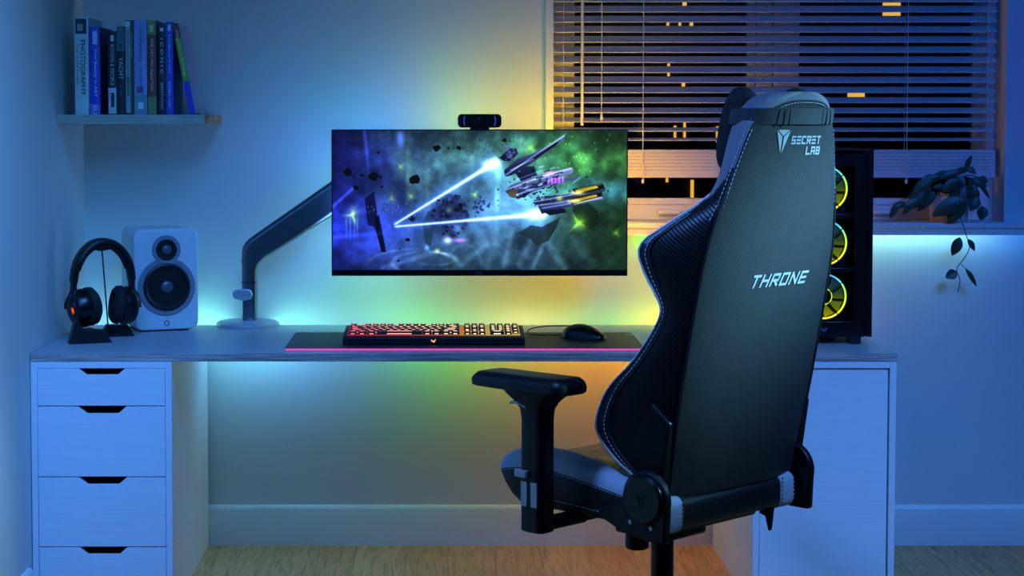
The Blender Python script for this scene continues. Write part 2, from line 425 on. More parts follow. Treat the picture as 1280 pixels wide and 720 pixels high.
# ================================================================== DESK AND CABINETS
DZ = .69
dk = thing('desk', 'long grey desk top with a plywood edge resting on two white cabinets', 'desk', (.0425, -.4, .668))
bm = B(); fs = box(bm, -1.1535, 1.1535, -.357, .325, 0, .022)
for i in (2, 3, 4, 5): fs[i].material_index = 1
obj('board', bm, [M['desk'], M['ply']], dk, bevel=.0012)
dl = [(-1.15, col(60, 150, 255)), (-.95, col(95, 205, 255)), (-.62, col(80, 225, 235)), (-.36, col(60, 215, 205)), (-.15, col(70, 225, 120)), (.0, col(115, 230, 20)), (.2, col(235, 215, 5)), (.45, col(255, 170, 5)), (.8, col(255, 110, 5)), (1.15, col(255, 80, 40))]
desk_led = em_ramp('desk_led_light', 'X', -1.15, 1.15, dl, DESK_P)
bm = B(); box(bm, -1.14, 1.15, .3255, .334, .000, .018); obj('led_strip', bm, desk_led, dk)
bm = B(); box(bm, -.76, .75, .262, .280, -.004, 0); obj('under_desk_fill', bm, em_ramp('under_desk_fill_light', 'X', -1.15, 1.15, [(-1.15, col(60, 150, 255)), (-.6, col(80, 185, 235)), (-.3, col(110, 200, 200)), (-.05, col(170, 200, 90)), (.15, col(255, 190, 40)), (.4, col(255, 150, 10)), (1.15, col(255, 100, 10))], 15.), dk)  # extra glowing strip added so light reaches the floor and lower wall

def shell(bm, x0, x1, y0, y1, z1, top_gap=.015):
    t = .017
    box(bm, x0, x0 + t, y0, y1, 0, z1); box(bm, x1 - t, x1, y0, y1, 0, z1)
    box(bm, x0 + t, x1 - t, y0, y1, z1 - t, z1); box(bm, x0 + t, x1 - t, y0, y1, .03, .03 + t)
    box(bm, x0 + t, x1 - t, y1 - .012, y1, .047, z1 - t)
    box(bm, x0 + t, x1 - t, y0 + .03, y0 + .045, 0, .03)
cb = thing('drawer_cabinet', 'white drawer cabinet with cut-out pulls under the left end of the desk', 'cabinet', (-.9235, -.4, 0))
bm = B(); shell(bm, -.1875, .1875, -.357, .375, .667); obj('carcass', bm, M['cab'], cb, bevel=.0012)
dz = [(.549, .6515), (.3586, .5475), (.1697, .3570), (.0505, .1682)]
for z0, z1 in dz:
    bm = B()
    cx = .002; d = .0195
    prism(bm, [(-.1695, z0 + .0008), (.1695, z0 + .0008), (.1695, z1), (cx + .064, z1), (cx + .042, z1 - d), (cx - .042, z1 - d), (cx - .064, z1), (-.1695, z1)], 'y', -.356, -.338)
    dr = obj('drawer', bm, M['cab'], cb, bevel=.0008)
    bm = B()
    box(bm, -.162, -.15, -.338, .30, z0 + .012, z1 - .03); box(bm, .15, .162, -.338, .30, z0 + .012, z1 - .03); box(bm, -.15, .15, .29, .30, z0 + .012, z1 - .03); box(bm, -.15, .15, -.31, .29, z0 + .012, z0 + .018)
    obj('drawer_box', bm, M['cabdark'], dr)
rc = thing('storage_cabinet', 'plain white storage cabinet under the right end of the desk behind the chair', 'cabinet', (1.003, -.4, 0))
bm = B(); shell(bm, -.1885, .1905, -.357, .375, .667); obj('carcass', bm, M['cab'], rc, bevel=.0012)
bm = B(); box(bm, -.170, .1695, -.351, -.334, .0505, .6485); obj('door', bm, M['cab'], rc, bevel=.001)

# ================================================================== SHELF AND BOOKS
bm = B(); fs = box(bm, -1.113, -.691, -.39, 0, 1.2975, 1.325)
fs[3].material_index = 1
tag(obj('wall_shelf', bm, [M['shelfw'], M['shelfe']], bevel=.001), 'pale wooden wall shelf in the corner holding a row of books', 'shelf')
SZ = 1.325
bands = {}
def book_mat(c, rough=.45):
    k = tuple(c)
    if k not in bands: bands[k] = pm('book_cover_print', col(*c), rough, 0, 30, .12)
    return bands[k]
def book(label, x0, x1, h, yf, depth, base, parts=(), words=(), side=None, lean=0.):
    """one book: cover boards + page block; parts = printed bands (z0,z1,x0,x1 fractions,colour); words = (text, z0, z1, x0, x1, colour)"""
    w = x1 - x0
    t = thing('book', label, 'book', ((x0 + x1) / 2, yf, SZ + .0004), 0, 'books on the wall shelf')
    t.rotation_euler = (0, lean, 0)
    bm = B(); hw = w / 2; ct = .002
    box(bm, -hw, -hw + ct, .0, depth, 0, h); box(bm, hw - ct, hw, .0, depth, 0, h)
    n = 8; prof = [(-hw, .004)] + [(-hw * math.cos(PI * i / n), .003 - .003 * math.sin(PI * i / n)) for i in range(1, n)] + [(hw, .004)]
    prism(bm, prof, 'z', 0, h)
    obj('cover', bm, [book_mat(base)] , t)
    if side:
        bm = B(); box(bm, hw, hw + .0005, .004, depth, 0.0005, h - .0005); obj('front_cover', bm, book_mat(side), t)
    bm = B(); box(bm, -hw + ct, hw - ct, .0045, depth - .004, .003, h - .004); obj('pages', bm, M['pages'], t)
    for k_, (z0, z1, a, b_, c) in enumerate(parts):
        bm = B(); box(bm, -hw + a * w, -hw + b_ * w, -.0006 - .0003 * k_, .003, z0 * h, z1 * h); obj('spine_print', bm, book_mat(c), t)
    for s, z0, z1, a, b_, c in words:
        # reads downwards: text x -> -z, text y -> +x
        cz = (z0 + z1) / 2 * h; cxx = -hw + (a + b_) / 2 * w
        tf = Matrix.Translation((cxx, -.0026, cz)) @ Matrix(((0, 1, 0, 0), (0, 0, -1, 0), (-1, 0, 0, 0), (0, 0, 0, 1)))
        text('spine_title', s, book_mat(c), t, tf, w=(z1 - z0) * h, h=(b_ - a) * w)
    return t
def bx_(zx): return at(60 + zx / 4.233, 100, -.36).x
def bh(zy): return at(100, zy / 4.233, -.36).z - SZ
W = (205, 212, 222)
book('white book with large black PHOTOGRAPHY title, leftmost on the wall shelf', bx_(145), bx_(218), bh(92), -.365, .22, (196, 206, 208),
     [(.83, .985, .05, .85, (50, 54, 66)), (.86, .93, .2, .6, (150, 150, 150))], [('PHOTOGRAPHY', .2, .765, .42, .78, (30, 34, 48)), ('THE NEW BASICS', .3, .72, .14, .26, (80, 90, 110))])
book('violet book Find Beauty in ART with a dark pink cover, second from the left', bx_(222), bx_(275), bh(142), -.36, .2, (72, 66, 190),
     [(0, .12, 0, 1, (120, 110, 200)), (.8, .95, .3, .75, (200, 205, 230))], [('Find Beauty in ART', .2, .74, .38, .72, (220, 225, 240)), ('ELI', .01, .1, .35, .7, (225, 228, 240))], side=(110, 40, 110))
book('short black book titled ROOMS & PEOPLE with a white barcode label at its foot', bx_(315), bx_(362), bh(165), -.355, .2, (26, 28, 30),
     [(.01, .32, .06, .94, (190, 196, 200)), (.09, .26, .34, .72, (40, 44, 50)), (.88, .95, .35, .7, (205, 210, 214))], [('ROOMS & PEOPLE', .35, .84, .3, .72, (180, 186, 190))])
book('black book with large pale YACHT title and a grey sea picture on top', bx_(365), bx_(409), bh(140), -.36, .2, (26, 32, 36),
     [(.72, 1.0, 0, 1, (74, 96, 104)), (.76, .8, .3, .6, (30, 44, 60))], [('YACHT', .4, .65, .25, .75, (190, 196, 196)), ('sea design', .2, .34, .38, .58, (120, 128, 128))])
book('narrow pale book with an olive stripe standing right of the YACHT book', bx_(412), bx_(453), bh(108), -.36, .2, (56, 62, 50),
     [(.02, .99, 0, .6, (150, 162, 164)), (.93, .985, .02, .58, (210, 214, 216)), (.2, .4, .12, .5, (104, 112, 74))], [('Illustration Capital', .42, .88, .16, .46, (34, 44, 62)), ('Master colour', .6, .85, .7, .92, (190, 190, 170))])
book('pale lavender Oil Paintings book with a flower picture at the foot of its spine', bx_(457), bx_(525), bh(105), -.362, .22, (140, 150, 206),
     [(.02, .22, 0, 1, (120, 148, 160)), (.06, .13, .3, .7, (220, 224, 228)), (.23, .3, .2, .7, (90, 80, 130))], [('Oil Paintings', .56, .9, .3, .7, (84, 92, 130)), ('Jim Oyo', .32, .5, .32, .66, (84, 92, 130))])
book('red FINE ART book with green ends in the middle of the row', bx_(528), bx_(573), bh(108), -.36, .2, (140, 60, 44),
     [(.85, 1.0, 0, 1, (124, 146, 70)), (0, .19, 0, 1, (118, 140, 80)), (.88, .95, .3, .7, (190, 200, 170))], [('FINE ART With Digital Tools', .25, .8, .3, .66, (222, 206, 196))], side=(60, 66, 90))
book('thin black book with a spaced white ICONIC title', bx_(583), bx_(622), bh(138), -.358, .2, (24, 26, 44),
     [(.94, .98, .25, .75, (210, 212, 220))], [('I C O N I C', .46, .86, .32, .7, (214, 218, 226)), ('BEDFORD', .06, .36, .34, .66, (190, 194, 206))])
book('violet blue book Find Beauty in ART with white lettering, just left of the leaning book', bx_(625), bx_(662), bh(116), -.36, .2, (64, 70, 190),
     [(.9, .97, .3, .7, (210, 214, 230))], [('Find Beauty in ART', .44, .86, .3, .66, (220, 224, 240)), ('YOUNG MAN', .08, .36, .32, .64, (220, 224, 240))])
xl0, xl1 = bx_(748), bx_(779)
book('pale lilac Watercolour book leaning to the left, rightmost on the shelf', xl0, xl1, .262, -.362, .21, (90, 130, 60),
     [(.84, 1.0, 0, 1, (140, 40, 40)), (.36, .84, 0, 1, (132, 160, 40)), (0, .36, 0, 1, (44, 52, 190))], [('Watercolour Paintings', .42, .93, .28, .74, (226, 230, 200))], side=(156, 152, 182), lean=R(-10.5))
tl_ = [o for o in bpy.data.objects if o.get('label', '').startswith('pale lilac')][0]
tl_.location.z += (xl1 - xl0) / 2 * math.sin(R(10.5)) + .0003

# ================================================================== SPEAKER
sp = thing('loudspeaker', 'white bookshelf loudspeaker with round black woofer on the desk behind the headphones', 'loudspeaker', (-.826, -.243, DZ), R(21))
SW, SH, SD = .190, .301, .195
bm = B(); prism(bm, rrect(-SW / 2, SW / 2, .004, SH, .024, 8), 'y', 0, SD); obj('cabinet', bm, M['spk'], sp, bevel=.006, seg=3)
for x in (-.06, .06):
    for y in (.03, SD - .03):
        bm = B(); cyl(bm, (x, y, 0), (x, y, .008), .012, 12); obj('foot', bm, M['blk'], sp)
zw, zt = .131, .240
bm = B(); lathe(bm, [(.0001, -.0035), (.083, -.0035), (.0855, -.001), (.0855, .004), (.0001, .004)], 'y', (0, 0, zw), 64)
lathe(bm, [(.0001, -.0037), (.0405, -.0037), (.043, -.001), (.043, .004), (.0001, .004)], 'y', (0, 0, zt), 48)
obj('trim_plate', bm, M['spkr'], sp)
bm = B(); lathe(bm, [(.070, -.004), (.069, -.009), (.064, -.011), (.059, -.0075), (.056, -.0045), (.03, -.0037), (.0001, -.0036)], 'y', (0, 0, zw), 64)
wf = obj('woofer', bm, M['cone'], sp)
bm = B(); lathe(bm, [(.0185, -.0040), (.0165, -.009), (.009, -.0125), (.0001, -.0135)], 'y', (0, 0, zw), 32); obj('dust_cap', bm, M['dome'], wf)
bm = B(); lathe(bm, [(.031, -.0042), (.030, -.0075), (.026, -.0075), (.022, -.0045), (.0001, -.0042)], 'y', (0, 0, zt), 48)
tw = obj('tweeter', bm, M['cone'], sp)
bm = B(); lathe(bm, [(.0145, -.0044), (.0125, -.0085), (.006, -.011), (.0001, -.0115)], 'y', (0, 0, zt), 32); obj('dome', bm, M['dome'], tw)
bm = B(); lathe(bm, [(.0085, -.002), (.0085, .001), (.0062, .001), (.0062, -.002), (.0085, -.002)], 'y', (0, 0, .024), 28, cap=False); box(bm, .002, .0045, -.0018, 0, .0165, .0225)
obj('badge', bm, M['chrome'], sp)

# ================================================================== HEADPHONES ON THEIR STAND
HX, HY = -.968, -.43
st = thing('headphone_stand', 'black angular headphone stand with a thin wire post at the left end of the desk', 'headphone stand', (HX - .022, HY, DZ), R(20))
bm = B()
# two splayed feet joined by a spine, and the left upright fin
prism(bm, [(-.098, 0), (-.025, 0), (.020, 0), (.000, .036), (-.060, .038), (-.072, .062), (-.082, .062)], 'y', -.105, -.062)
prism(bm, [(.015, 0), (.108, 0), (.088, .034), (.030, .034), (.022, .022)], 'y', .03, .068)
prism(bm, [(-.060, .004), (-.020, .004), (-.012, .028), (-.050, .034)], 'y', -.062, .045); prism(bm, [(-.055, .004), (.06, .004), (.055, .024), (-.048, .024)], 'y', .030, .045)
obj('base', bm, M['blk'], st, bevel=.0015)
bm = B(); tube(bm, cat([(.026, 0, .02), (.026, 0, .03), (.020, 0, .12), (.011, 0, .245), (.010, 0, .252)], 4), .0022, 8)
tube(bm, cat([(-.012, .0, .257), (.010, 0, .2535), (.032, .0, .257)], 6), .004, 8); obj('post', bm, M['blkm'], st)
hp = thing('headphones', 'black over-ear headphones with a small glowing red mark hanging on the stand', 'headphones', (HX - .01, HY, DZ), R(33))
zc = .118
bm = B(); rings = []
for i in range(41):
    a = R(-12 + 204 * i / 40)
    rx, rz = .087, .117
    c = Vector((rx * math.cos(a), 0, zc + .043 + rz * math.sin(a)))
    nrm = Vector((math.cos(a) / rx, 0, math.sin(a) / rz)).normalized()
    k = abs(i - 20) / 20
    hw = .024 - .009 * max(0, k - .55) / .45; th = .0092 if k < .86 else .005
    ring = []
    for j in range(12):
        q = 2 * PI * j / 12
        ring.append(c + Vector((0, 1, 0)) * hw * math.copysign(abs(math.cos(q)) ** .6, math.cos(q)) + nrm * th * math.copysign(abs(math.sin(q)) ** .6, math.sin(q)))
    rings.append(ring)
loft(bm, rings); hb = obj('headband', bm, M['blk'], hp)
bm = B(); rings = []
for i in range(31):
    a = R(18 + 144 * i / 30); rx, rz = .0765, .1015
    c = Vector((rx * math.cos(a), 0, zc + .046 + rz * math.sin(a))); nrm = Vector((math.cos(a) / rx, 0, math.sin(a) / rz)).normalized()
    e = math.sin(PI * i / 30) ** .35
    rings.append([c + Vector((0, 1, 0)) * .0165 * math.cos(2 * PI * j / 12) + nrm * .0068 * e * math.sin(2 * PI * j / 12) for j in range(12)])
loft(bm, rings); obj('band_cushion', bm, M['velour'], hb)
for s in (-1, 1):
    tilt = Matrix.Translation((s * (.058 if s < 0 else .066), 0, zc - .026)) @ Matrix.Rotation(s * R(8), 4, 'Y') @ Matrix.Rotation(-s * R(10), 4, 'Z')
    bm = B(); lathe(bm, [(.0001, s * .029), (.026, s * .029), (.034, s * .027), (.041, s * .019), (.0455, s * .006), (.0455, -s * .004), (.041, -s * .008), (.0001, -s * .008)], 'x', (0, 0, 0), 40)
    for v in bm.verts: v.co = tilt @ Vector((v.co.x * 1.25, v.co.y * 1.03, v.co.z * 1.2))
    cup = obj('ear_cup', bm, M['blks'], hp)
    bm = B(); lathe(bm, [(.042, -s * .006), (.046, -s * .013), (.0445, -s * .024), (.036, -s * .031), (.028, -s * .028), (.025, -s * .018), (.0001, -s * .016)], 'x', (0, 0, 0), 40)
    for v in bm.verts: v.co = tilt @ Vector((v.co.x * 1.25, v.co.y * 1.03, v.co.z * 1.2))
    obj('ear_cushion', bm, M['velour'], cup)
    bm = B()
    for y in (-.017, .017): tube(bm, cat([(s * .086, y * .6, zc + .03), (s * .092, y, zc + .012), (s * .098, y * 1.9, zc - .012), (s * .098, y * 2.1, zc - .03)], 5), .0035, 8)
    box(bm, s * .088 - .005, s * .088 + .005, -.012, .012, zc + .012, zc + .04)
    obj('yoke', bm, M['blkm'], cup)
    if s < 0:
        bm = B()
        for pl in ([(-.004, .008), (.004, .002), (.007, .009), (.008, -.003), (.002, -.011), (-.003, -.003)], [(-.008, .006), (-.004, .003), (-.003, -.004), (-.006, -.001)]):
            prism(bm, [(u * .95 - .004, v * .95) for u, v in pl], 'x', s * .0364, s * .0372)
        for v in bm.verts: v.co = tilt @ v.co
        obj('glowing_mark', bm, em('red_led_mark', col(255, 60, 20), 1.6), cup)
bm = B(); tube(bm, cat([(.075, .01, zc - .072), (.074, .012, zc - .078), (.072, .012, zc - .082)], 4), .003, 8); obj('microphone_stub', bm, M['blk'], hp)

# ================================================================== MONITOR ARM
ma = thing('monitor_stand', 'polished dark metal monitor arm with a round foot on the desk left of the screen', 'monitor arm', (-.603, -.105, DZ))
bm = B(); lathe(bm, [(.0001, .020), (.04, .020), (.086, .016), (.094, .011), (.0955, .005), (.094, 0), (.0001, 0)], 'z', (0, 0, 0), 64); obj('foot', bm, M['silver'], ma)
def mp(px, py): p = at(px, py, -.105); return (p.x + .603, p.z - DZ)
pts = [mp(303, 402), mp(303, 316), mp(303.8, 309), mp(307, 303), mp(313, 297), mp(414, 226.5), mp(448, 203), mp(470, 193), mp(486, 205), mp(483, 224), mp(460, 240), mp(414, 270.5), mp(331, 323), mp(324, 330), mp(321.5, 337), mp(321.5, 402)]
bm = B(); prism(bm, pts, 'y', -.026, .026); obj('lower_arm', bm, M['dchrome'], ma, bevel=.014, seg=5)
j = mp(468, 217)
bm = B(); cyl(bm, (j[0], -.030, j[1]), (j[0], .03, j[1]), .026, 32); obj('elbow_joint', bm, M['dchrome'], ma, bevel=.003)
bm = B(); prism(bm, [(j[0] - .02, j[1] - .022), (j[0] + .32, j[1] - .09), (j[0] + .345, j[1] - .08), (j[0] + .345, j[1] - .04), (j[0] + .32, j[1] - .03), (j[0] - .02, j[1] + .022)], 'y', -.056, -.028)
obj('upper_arm', bm, M['dchrome'], ma, bevel=.008, seg=3)
mx_ = .0932 + .603; mz_ = 1.066 - DZ
bm = B(); cyl(bm, (mx_, -.066, mz_ - .03), (mx_, -.03, mz_ - .03), .022, 24); box(bm, mx_ - .05, mx_ + .05, -.0678, -.060, mz_ - .06, mz_ + .04); tube(bm, [(j[0] + .335, -.042, j[1] - .06), (mx_, -.045, mz_ - .03)], .012, 12)
obj('screen_plate', bm, M['blkm'], ma)
c = mp(305, 367)
bm = B(); prism(bm, [(c[0] + u, c[1] + v) for u, v in [(-.030, -.006), (-.024, -.013), (.006, -.018), (.024, -.014), (.030, 0), (.024, .014), (.006, .018), (-.024, .013), (-.031, .006)]], 'y', -.036, -.026)
obj('cable_clip', bm, M['silver'], ma, bevel=.003, seg=3)
bm = B(); q = mp(312, 352); box(bm, q[0] - .0222, q[0] + .0222, -.0265, .0265, q[1] - .0012, q[1] + .0012); obj('collar_seam', bm, M['blk'], ma)
q = mp(303, 326); bm = B(); cyl(bm, (q[0] - .0012, 0, q[1]), (q[0] + .003, 0, q[1]), .012, 20); obj('pivot_cap', bm, M['blk'], ma)

# ================================================================== MONITOR
MX, MY, MZ = .0932, -.205, 1.0662
MW, MH = .8737, .4322
mo = thing('monitor', 'wide black computer monitor showing a spaceship in a blue and green nebula', 'monitor', (MX, MY, MZ))
bm = B(); box(bm, -MW / 2, MW / 2, 0, .012, -MH / 2, MH / 2)
prism(bm, rrect(-.30, .30, -.15, .14, .03), 'y', .012, .032)
obj('housing', bm, M['blks'], mo, bevel=.002)
bm = B(); box(bm, -MW / 2, MW / 2, -.0015, .0, -MH / 2, -MH / 2 + .0165); bz = obj('chin', bm, M['blks'], mo)
text('maker_mark', 'DELL', pm('grey_print', col(120, 130, 150), .5), bz, Matrix.Translation((.0, -.0020, -MH / 2 + .0085)) @ Matrix.Rotation(PI / 2, 4, 'X'), h=.0065)

def value_noise(w, h, cells, seed):
    rs = np.random.RandomState(seed); g = rs.rand(cells + 3, int(cells * w / h) + 4)
    y = np.linspace(0, cells, h)[:, None]; x = np.linspace(0, cells * w / h, w)[None, :]
    yi = y.astype(int); xi = x.astype(int); fy = y - yi; fx = x - xi
    fy = fy * fy * (3 - 2 * fy); fx = fx * fx * (3 - 2 * fx)
    return (g[yi, xi] * (1 - fy) * (1 - fx) + g[yi + 1, xi] * fy * (1 - fx) + g[yi, xi + 1] * (1 - fy) * fx + g[yi + 1, xi + 1] * fy * fx)
def fbm(w, h, c, seed, o=5):
    a = np.zeros((h, w)); k = .5
    for i in range(o): a += k * value_noise(w, h, c * 2 ** i, seed + i); k *= .55
    return a / a.max()
def screen_art(w, h):
    """space picture for the display, in photo pixel units 0..368 x 0..174"""
    X, Y = np.meshgrid(np.linspace(0, 368, w), np.linspace(0, 174, h)); I = np.zeros((h, w, 3))
    n1 = fbm(w, h, 3, 3); n2 = fbm(w, h, 5, 21); n3 = fbm(w, h, 9, 41)
    def mix(c, a): I[:] = I * (1 - a[..., None]) + np.array(c, float)[None, None] * a[..., None]
    def add(c, a): I[:] = I + np.array(c, float)[None, None] * a[..., None]
    def blob(cx, cy, rx, ry, p=1.): return np.exp(-(((X - cx) / rx) ** 2 + ((Y - cy) / ry) ** 2) ** p)
    cl = lambda a: np.clip(a, 0, 1)
    I[:] = np.array((26, 44, 62))
    mix((20, 26, 92), cl(1 - X / 150)); mix((26, 46, 40), cl((X - 250) / 100))
    add((40, 74, 78), blob(185, 70, 95, 80) * (.35 + .6 * n1)); add((34, 54, 80), blob(210, 95, 70, 55) * (.2 + .8 * n2))
    add((12, 20, 120), blob(20, 125, 120, 42) * (.35 + .7 * n1)); add((8, 12, 50), blob(40, 60, 90, 60) * n2)
    add((16, 52, 6), blob(285, 35, 80, 45) * n1 * 1.5); add((10, 36, 4), blob(330, 90, 60, 70) * n2)
    add((20, 50, 90), blob(345, 75, 60, 14) * 1.1); add((24, 44, 20), blob(170, 20, 60, 25) * n2)
    I *= (.62 + .62 * n2)[..., None]; I *= (.78 + .4 * n3)[..., None]
    # vertical curtains of light
    cur = cl(value_noise(w, h, 22, 77)[h // 2][None, :] - .55) * 2.2
    add((50, 100, 90), cur * blob(205, 80, 40, 40) * n3 * 1.0); add((40, 70, 16), cur * blob(85, 60, 40, 45) * n3 * 1.2)
    # lower swirls
    for cx, cy, rx, ry, st_ in ((115, 165, 40, 14, 1), (128, 160, 26, 8, 1), (100, 172, 60, 24, .7), (165, 172, 22, 30, .5)):
        d = np.abs(np.sqrt(((X - cx) / rx) ** 2 + ((Y - cy) / ry) ** 2) - 1); add((90, 120, 130), np.exp(-(d * min(rx, ry) / 1.3) ** 2) * st_ * .42 * (Y > 126) * n2 ** 2 * 1.5)
    def line(x0, y0, x1, y1, wd, c, a=1.):
        L = math.hypot(x1 - x0, y1 - y0); dx, dy = (x1 - x0) / L, (y1 - y0) / L; u = (X - x0) * dx + (Y - y0) * dy; v = -(X - x0) * dy + (Y - y0) * dx
        add(c, np.exp(-(v / wd) ** 2) * cl(u / 3 + .5) * cl((L - u) / 3 + .5) * a)
    for x0, y0, x1, y1, wd, a in ((232, 170, 262, 112, 5, .28), (250, 174, 272, 122, 3, .3), (262, 130, 292, 174, 6, .3), (214, 172, 226, 120, 4, .25), (190, 172, 208, 128, 6, .2), (150, 176, 196, 140, 4, .25), (60, 172, 130, 152, 3, .25), (300, 130, 330, 172, 8, .18)):
        line(x0, y0, x1, y1, wd, (80, 120, 140), a)
    I *= (.72 + .75 * fbm(w, h, 16, 91, 4) ** 1.3)[..., None] ** .8
    add((14, 26, 22), blob(90, 150, 80, 30)); add((24, 44, 14), cl((n2 - .62) * 3) * blob(300, 40, 90, 50) * 1.6); add((24, 44, 10), cl((n1 - .6) * 3) * blob(90, 60, 60, 50) * 1.2)
    def poly(pts, c, grad=None, soft=1.):
        pts = np.array(pts, float); ins = np.zeros((h, w), bool); n = len(pts); jx = pts[-1]
        for p in pts:
            with np.errstate(divide='ignore', invalid='ignore'):
                cr = ((p[1] > Y) != (jx[1] > Y)) & (X < (jx[0] - p[0]) * (Y - p[1]) / (jx[1] - p[1] + 1e-9) + p[0])
            ins ^= cr; jx = p
        a = ins.astype(float); cc = np.array(c, float)[None, None] * np.ones((h, w, 1))
        if grad is not None:
            y0, y1 = pts[:, 1].min(), pts[:, 1].max(); t = cl((Y - y0) / max(y1 - y0, 1))[..., None]
            cc = cc * (1 - t) + np.array(grad, float)[None, None] * t
        I[:] = I * (1 - soft * a[..., None]) + cc * soft * a[..., None]
    rs = np.random.RandomState(5)
    def rock(cx, cy, r, c=(12, 16, 22), k=9, soft=.95):
        a0 = rs.rand() * 6; poly([(cx + r * (0.7 + .5 * rs.rand()) * math.cos(a0 + 6.283 * i / k), cy + r * .85 * (0.7 + .5 * rs.rand()) * math.sin(a0 + 6.283 * i / k)) for i in range(k)], c, None, soft)
    # drifting dark hulks
    poly([(40, 85), (52, 75), (58, 120), (66, 150), (62, 152), (52, 120), (44, 118)], (14, 18, 60), soft=.8)
    poly([(52, 108), (58, 105), (63, 130), (67, 152), (61, 152), (56, 132)], (12, 15, 48), soft=.9)
    poly([(112, 115), (120, 100), (128, 118), (122, 148), (116, 140)], (32, 58, 82), soft=.7)
    poly([(232, 128), (248, 118), (262, 120), (285, 108), (280, 122), (270, 138), (256, 144), (248, 136)], (26, 42, 46), (36, 56, 60), .9)
    poly([(300, 95), (318, 88), (332, 100), (334, 118), (318, 124), (306, 115)], (24, 40, 30), soft=.7)
    for cx, cy, r in ((103, 61, 8), (130, 22, 5.5), (158, 22, 3.5), (51, 58, 6.5), (19, 52, 6), (29, 71, 4), (37, 56, 2.5), (60, 58, 2), (94, 136, 3), (84, 148, 1.5), (82, 163, 2), (99, 110, 4), (62, 70, 2), (57, 28, 2), (145, 22, 2), (215, 12, 3), (318, 58, 1.6), (345, 75, 1.2)): rock(cx, cy, r)
    # green starbursts
    for cx, cy, r, k in ((25, 105, 13, 1.), (308, 115, 14, .9), (85, 45, 8, .35), (74, 85, 9, .4), (98, 82, 8, .5), (248, 22, 12, .55), (270, 20, 8, .35), (178, 80, 6, .6), (355, 128, 8, .4)):
        add((70, 120, 16), blob(cx + 2 * n3, cy, r * .6, r * .7) * k * (.3 + .9 * n3))
        for i in range(7):
            a = i * .9 + cx + .5 * math.sin(3 * i + cy); ca, sa = math.cos(a), math.sin(a); u = (X - cx) * ca + (Y - cy) * sa; v = -(X - cx) * sa + (Y - cy) * ca
            add((100, 150, 30), np.exp(-((v + 2.2 * (n3 - .5)) / (.8 + .07 * r)) ** 2) * np.exp(-(u / (r * (.55 + .5 * ((i * 7 + int(cx)) % 5) / 5))) ** 2) * (u > 0) * k * .45)
    for x in (17, 22, 27, 31): add((70, 120, 60), np.exp(-((X - x) / 1.1) ** 2) * cl((Y - 105) / 8) * cl((150 - Y - x * .3) / 30) * .5)
    add((60, 90, 180), blob(85, 10, 5, 9) * .9); add((40, 50, 170), np.exp(-((X - 40 - .1 * Y) / 2.) ** 2) * cl((60 - Y) / 30) * .5)
    add((60, 70, 210), np.exp(-((Y - (95 - .9 * X)) / 2.5) ** 2) * (X < 26) * .6); add((30, 40, 150), np.exp(-((Y - 133 + .08 * X) / 3) ** 2) * cl(1 - X / 110) * .7)
    # asteroid cluster
    I[:] = I * (1 - .75 * np.exp(-(((X - 147) / 23) ** 2 + ((Y - 106) / 25) ** 2) ** 2)[..., None])
    add((20, 30, 90), np.exp(-(((X - 147) / 23) ** 2 + ((Y - 106) / 25) ** 2) ** 2) * n3)
    for _ in range(110):
        a = rs.rand() * 6.283; r = 26 * math.sqrt(rs.rand()); cx, cy = 147 + r * math.cos(a) * .92, 106 + r * math.sin(a)
        b_ = 14 + 46 * rs.rand(); rock(cx, cy, 1.2 + 3.2 * rs.rand(), (b_ * .8, b_ * 1., b_ * 2.1), 6, .9)
    for _ in range(34): rock(185 + 13 * rs.randn() * .6, 93 + 9 * rs.randn() * .6, 1 + 2 * rs.rand(), (30, 44, 110), 6, .85)
    for _ in range(60): rock(200 + 20 * rs.randn(), 16 + 9 * rs.randn(), .4 + .9 * rs.rand(), (24, 36, 44), 5, .8)
    for _ in range(40): rock(80 + 30 * rs.randn() * .5, 98 + 5 * rs.randn(), .4 + .4 * rs.rand(), (130, 150, 220), 5, .8)
    add((190, 190, 255), blob(144, 137, 5, 4)); add((170, 40, 200), blob(159, 137, 7, 2.2)); add((150, 140, 30), blob(131, 150, 3, 2.5)); add((60, 90, 40), blob(146, 99, 4, 4) * .7)
    add((90, 120, 190), blob(156, 122, 5, 4) * .8); add((70, 100, 150), blob(118, 146, 3, 3))
    # engine beams
    def beam(x0, y0, x1, y1, w0, w1, g):
        L = math.hypot(x1 - x0, y1 - y0); dx, dy = (x1 - x0) / L, (y1 - y0) / L
        u = ((X - x0) * dx + (Y - y0) * dy) / L; v = np.abs(-(X - x0) * dy + (Y - y0) * dx); wd = w0 + (w1 - w0) * cl(u) ** 1.5 + w1 * 1.1 * cl((u - .82) / .18)
        on = cl(u * 40) * cl((1.02 - u) * 40)
        add((40, 90, 190), np.exp(-(v / (wd * 2.4 + 1.6))) * on * g); add((190, 220, 255), np.exp(-(v / (wd * .8 + .5)) ** 2) * on * 1.1)
    add((50, 76, 150), blob(225, 88, 45, 24) * .45); add((70, 110, 170), blob(200, 45, 14, 11) * .6); add((70, 110, 190), blob(256, 106, 18, 9) * .6)
    beam(76, 118, 206, 38, .5, 2.4, .7); beam(76, 120, 264, 104, .5, 2.4, .7)
    add((255, 255, 255), blob(199, 42, 9, 5) * 1.); add((255, 255, 255), blob(256, 104, 10, 5))
    # the ship: dark slabs with blue edges, purple and yellow glows
    poly([(208, 34), (222, 22), (230, 22), (232, 30), (222, 38), (214, 38)], (34, 44, 92), (20, 26, 58))
    for _ in range(26): rock(221 + 5 * rs.randn(), 29 + 5 * rs.randn(), 1 + 1.4 * rs.rand(), (60 + 50 * rs.rand(), 76 + 50 * rs.rand(), 140 + 60 * rs.rand()), 5, .8)
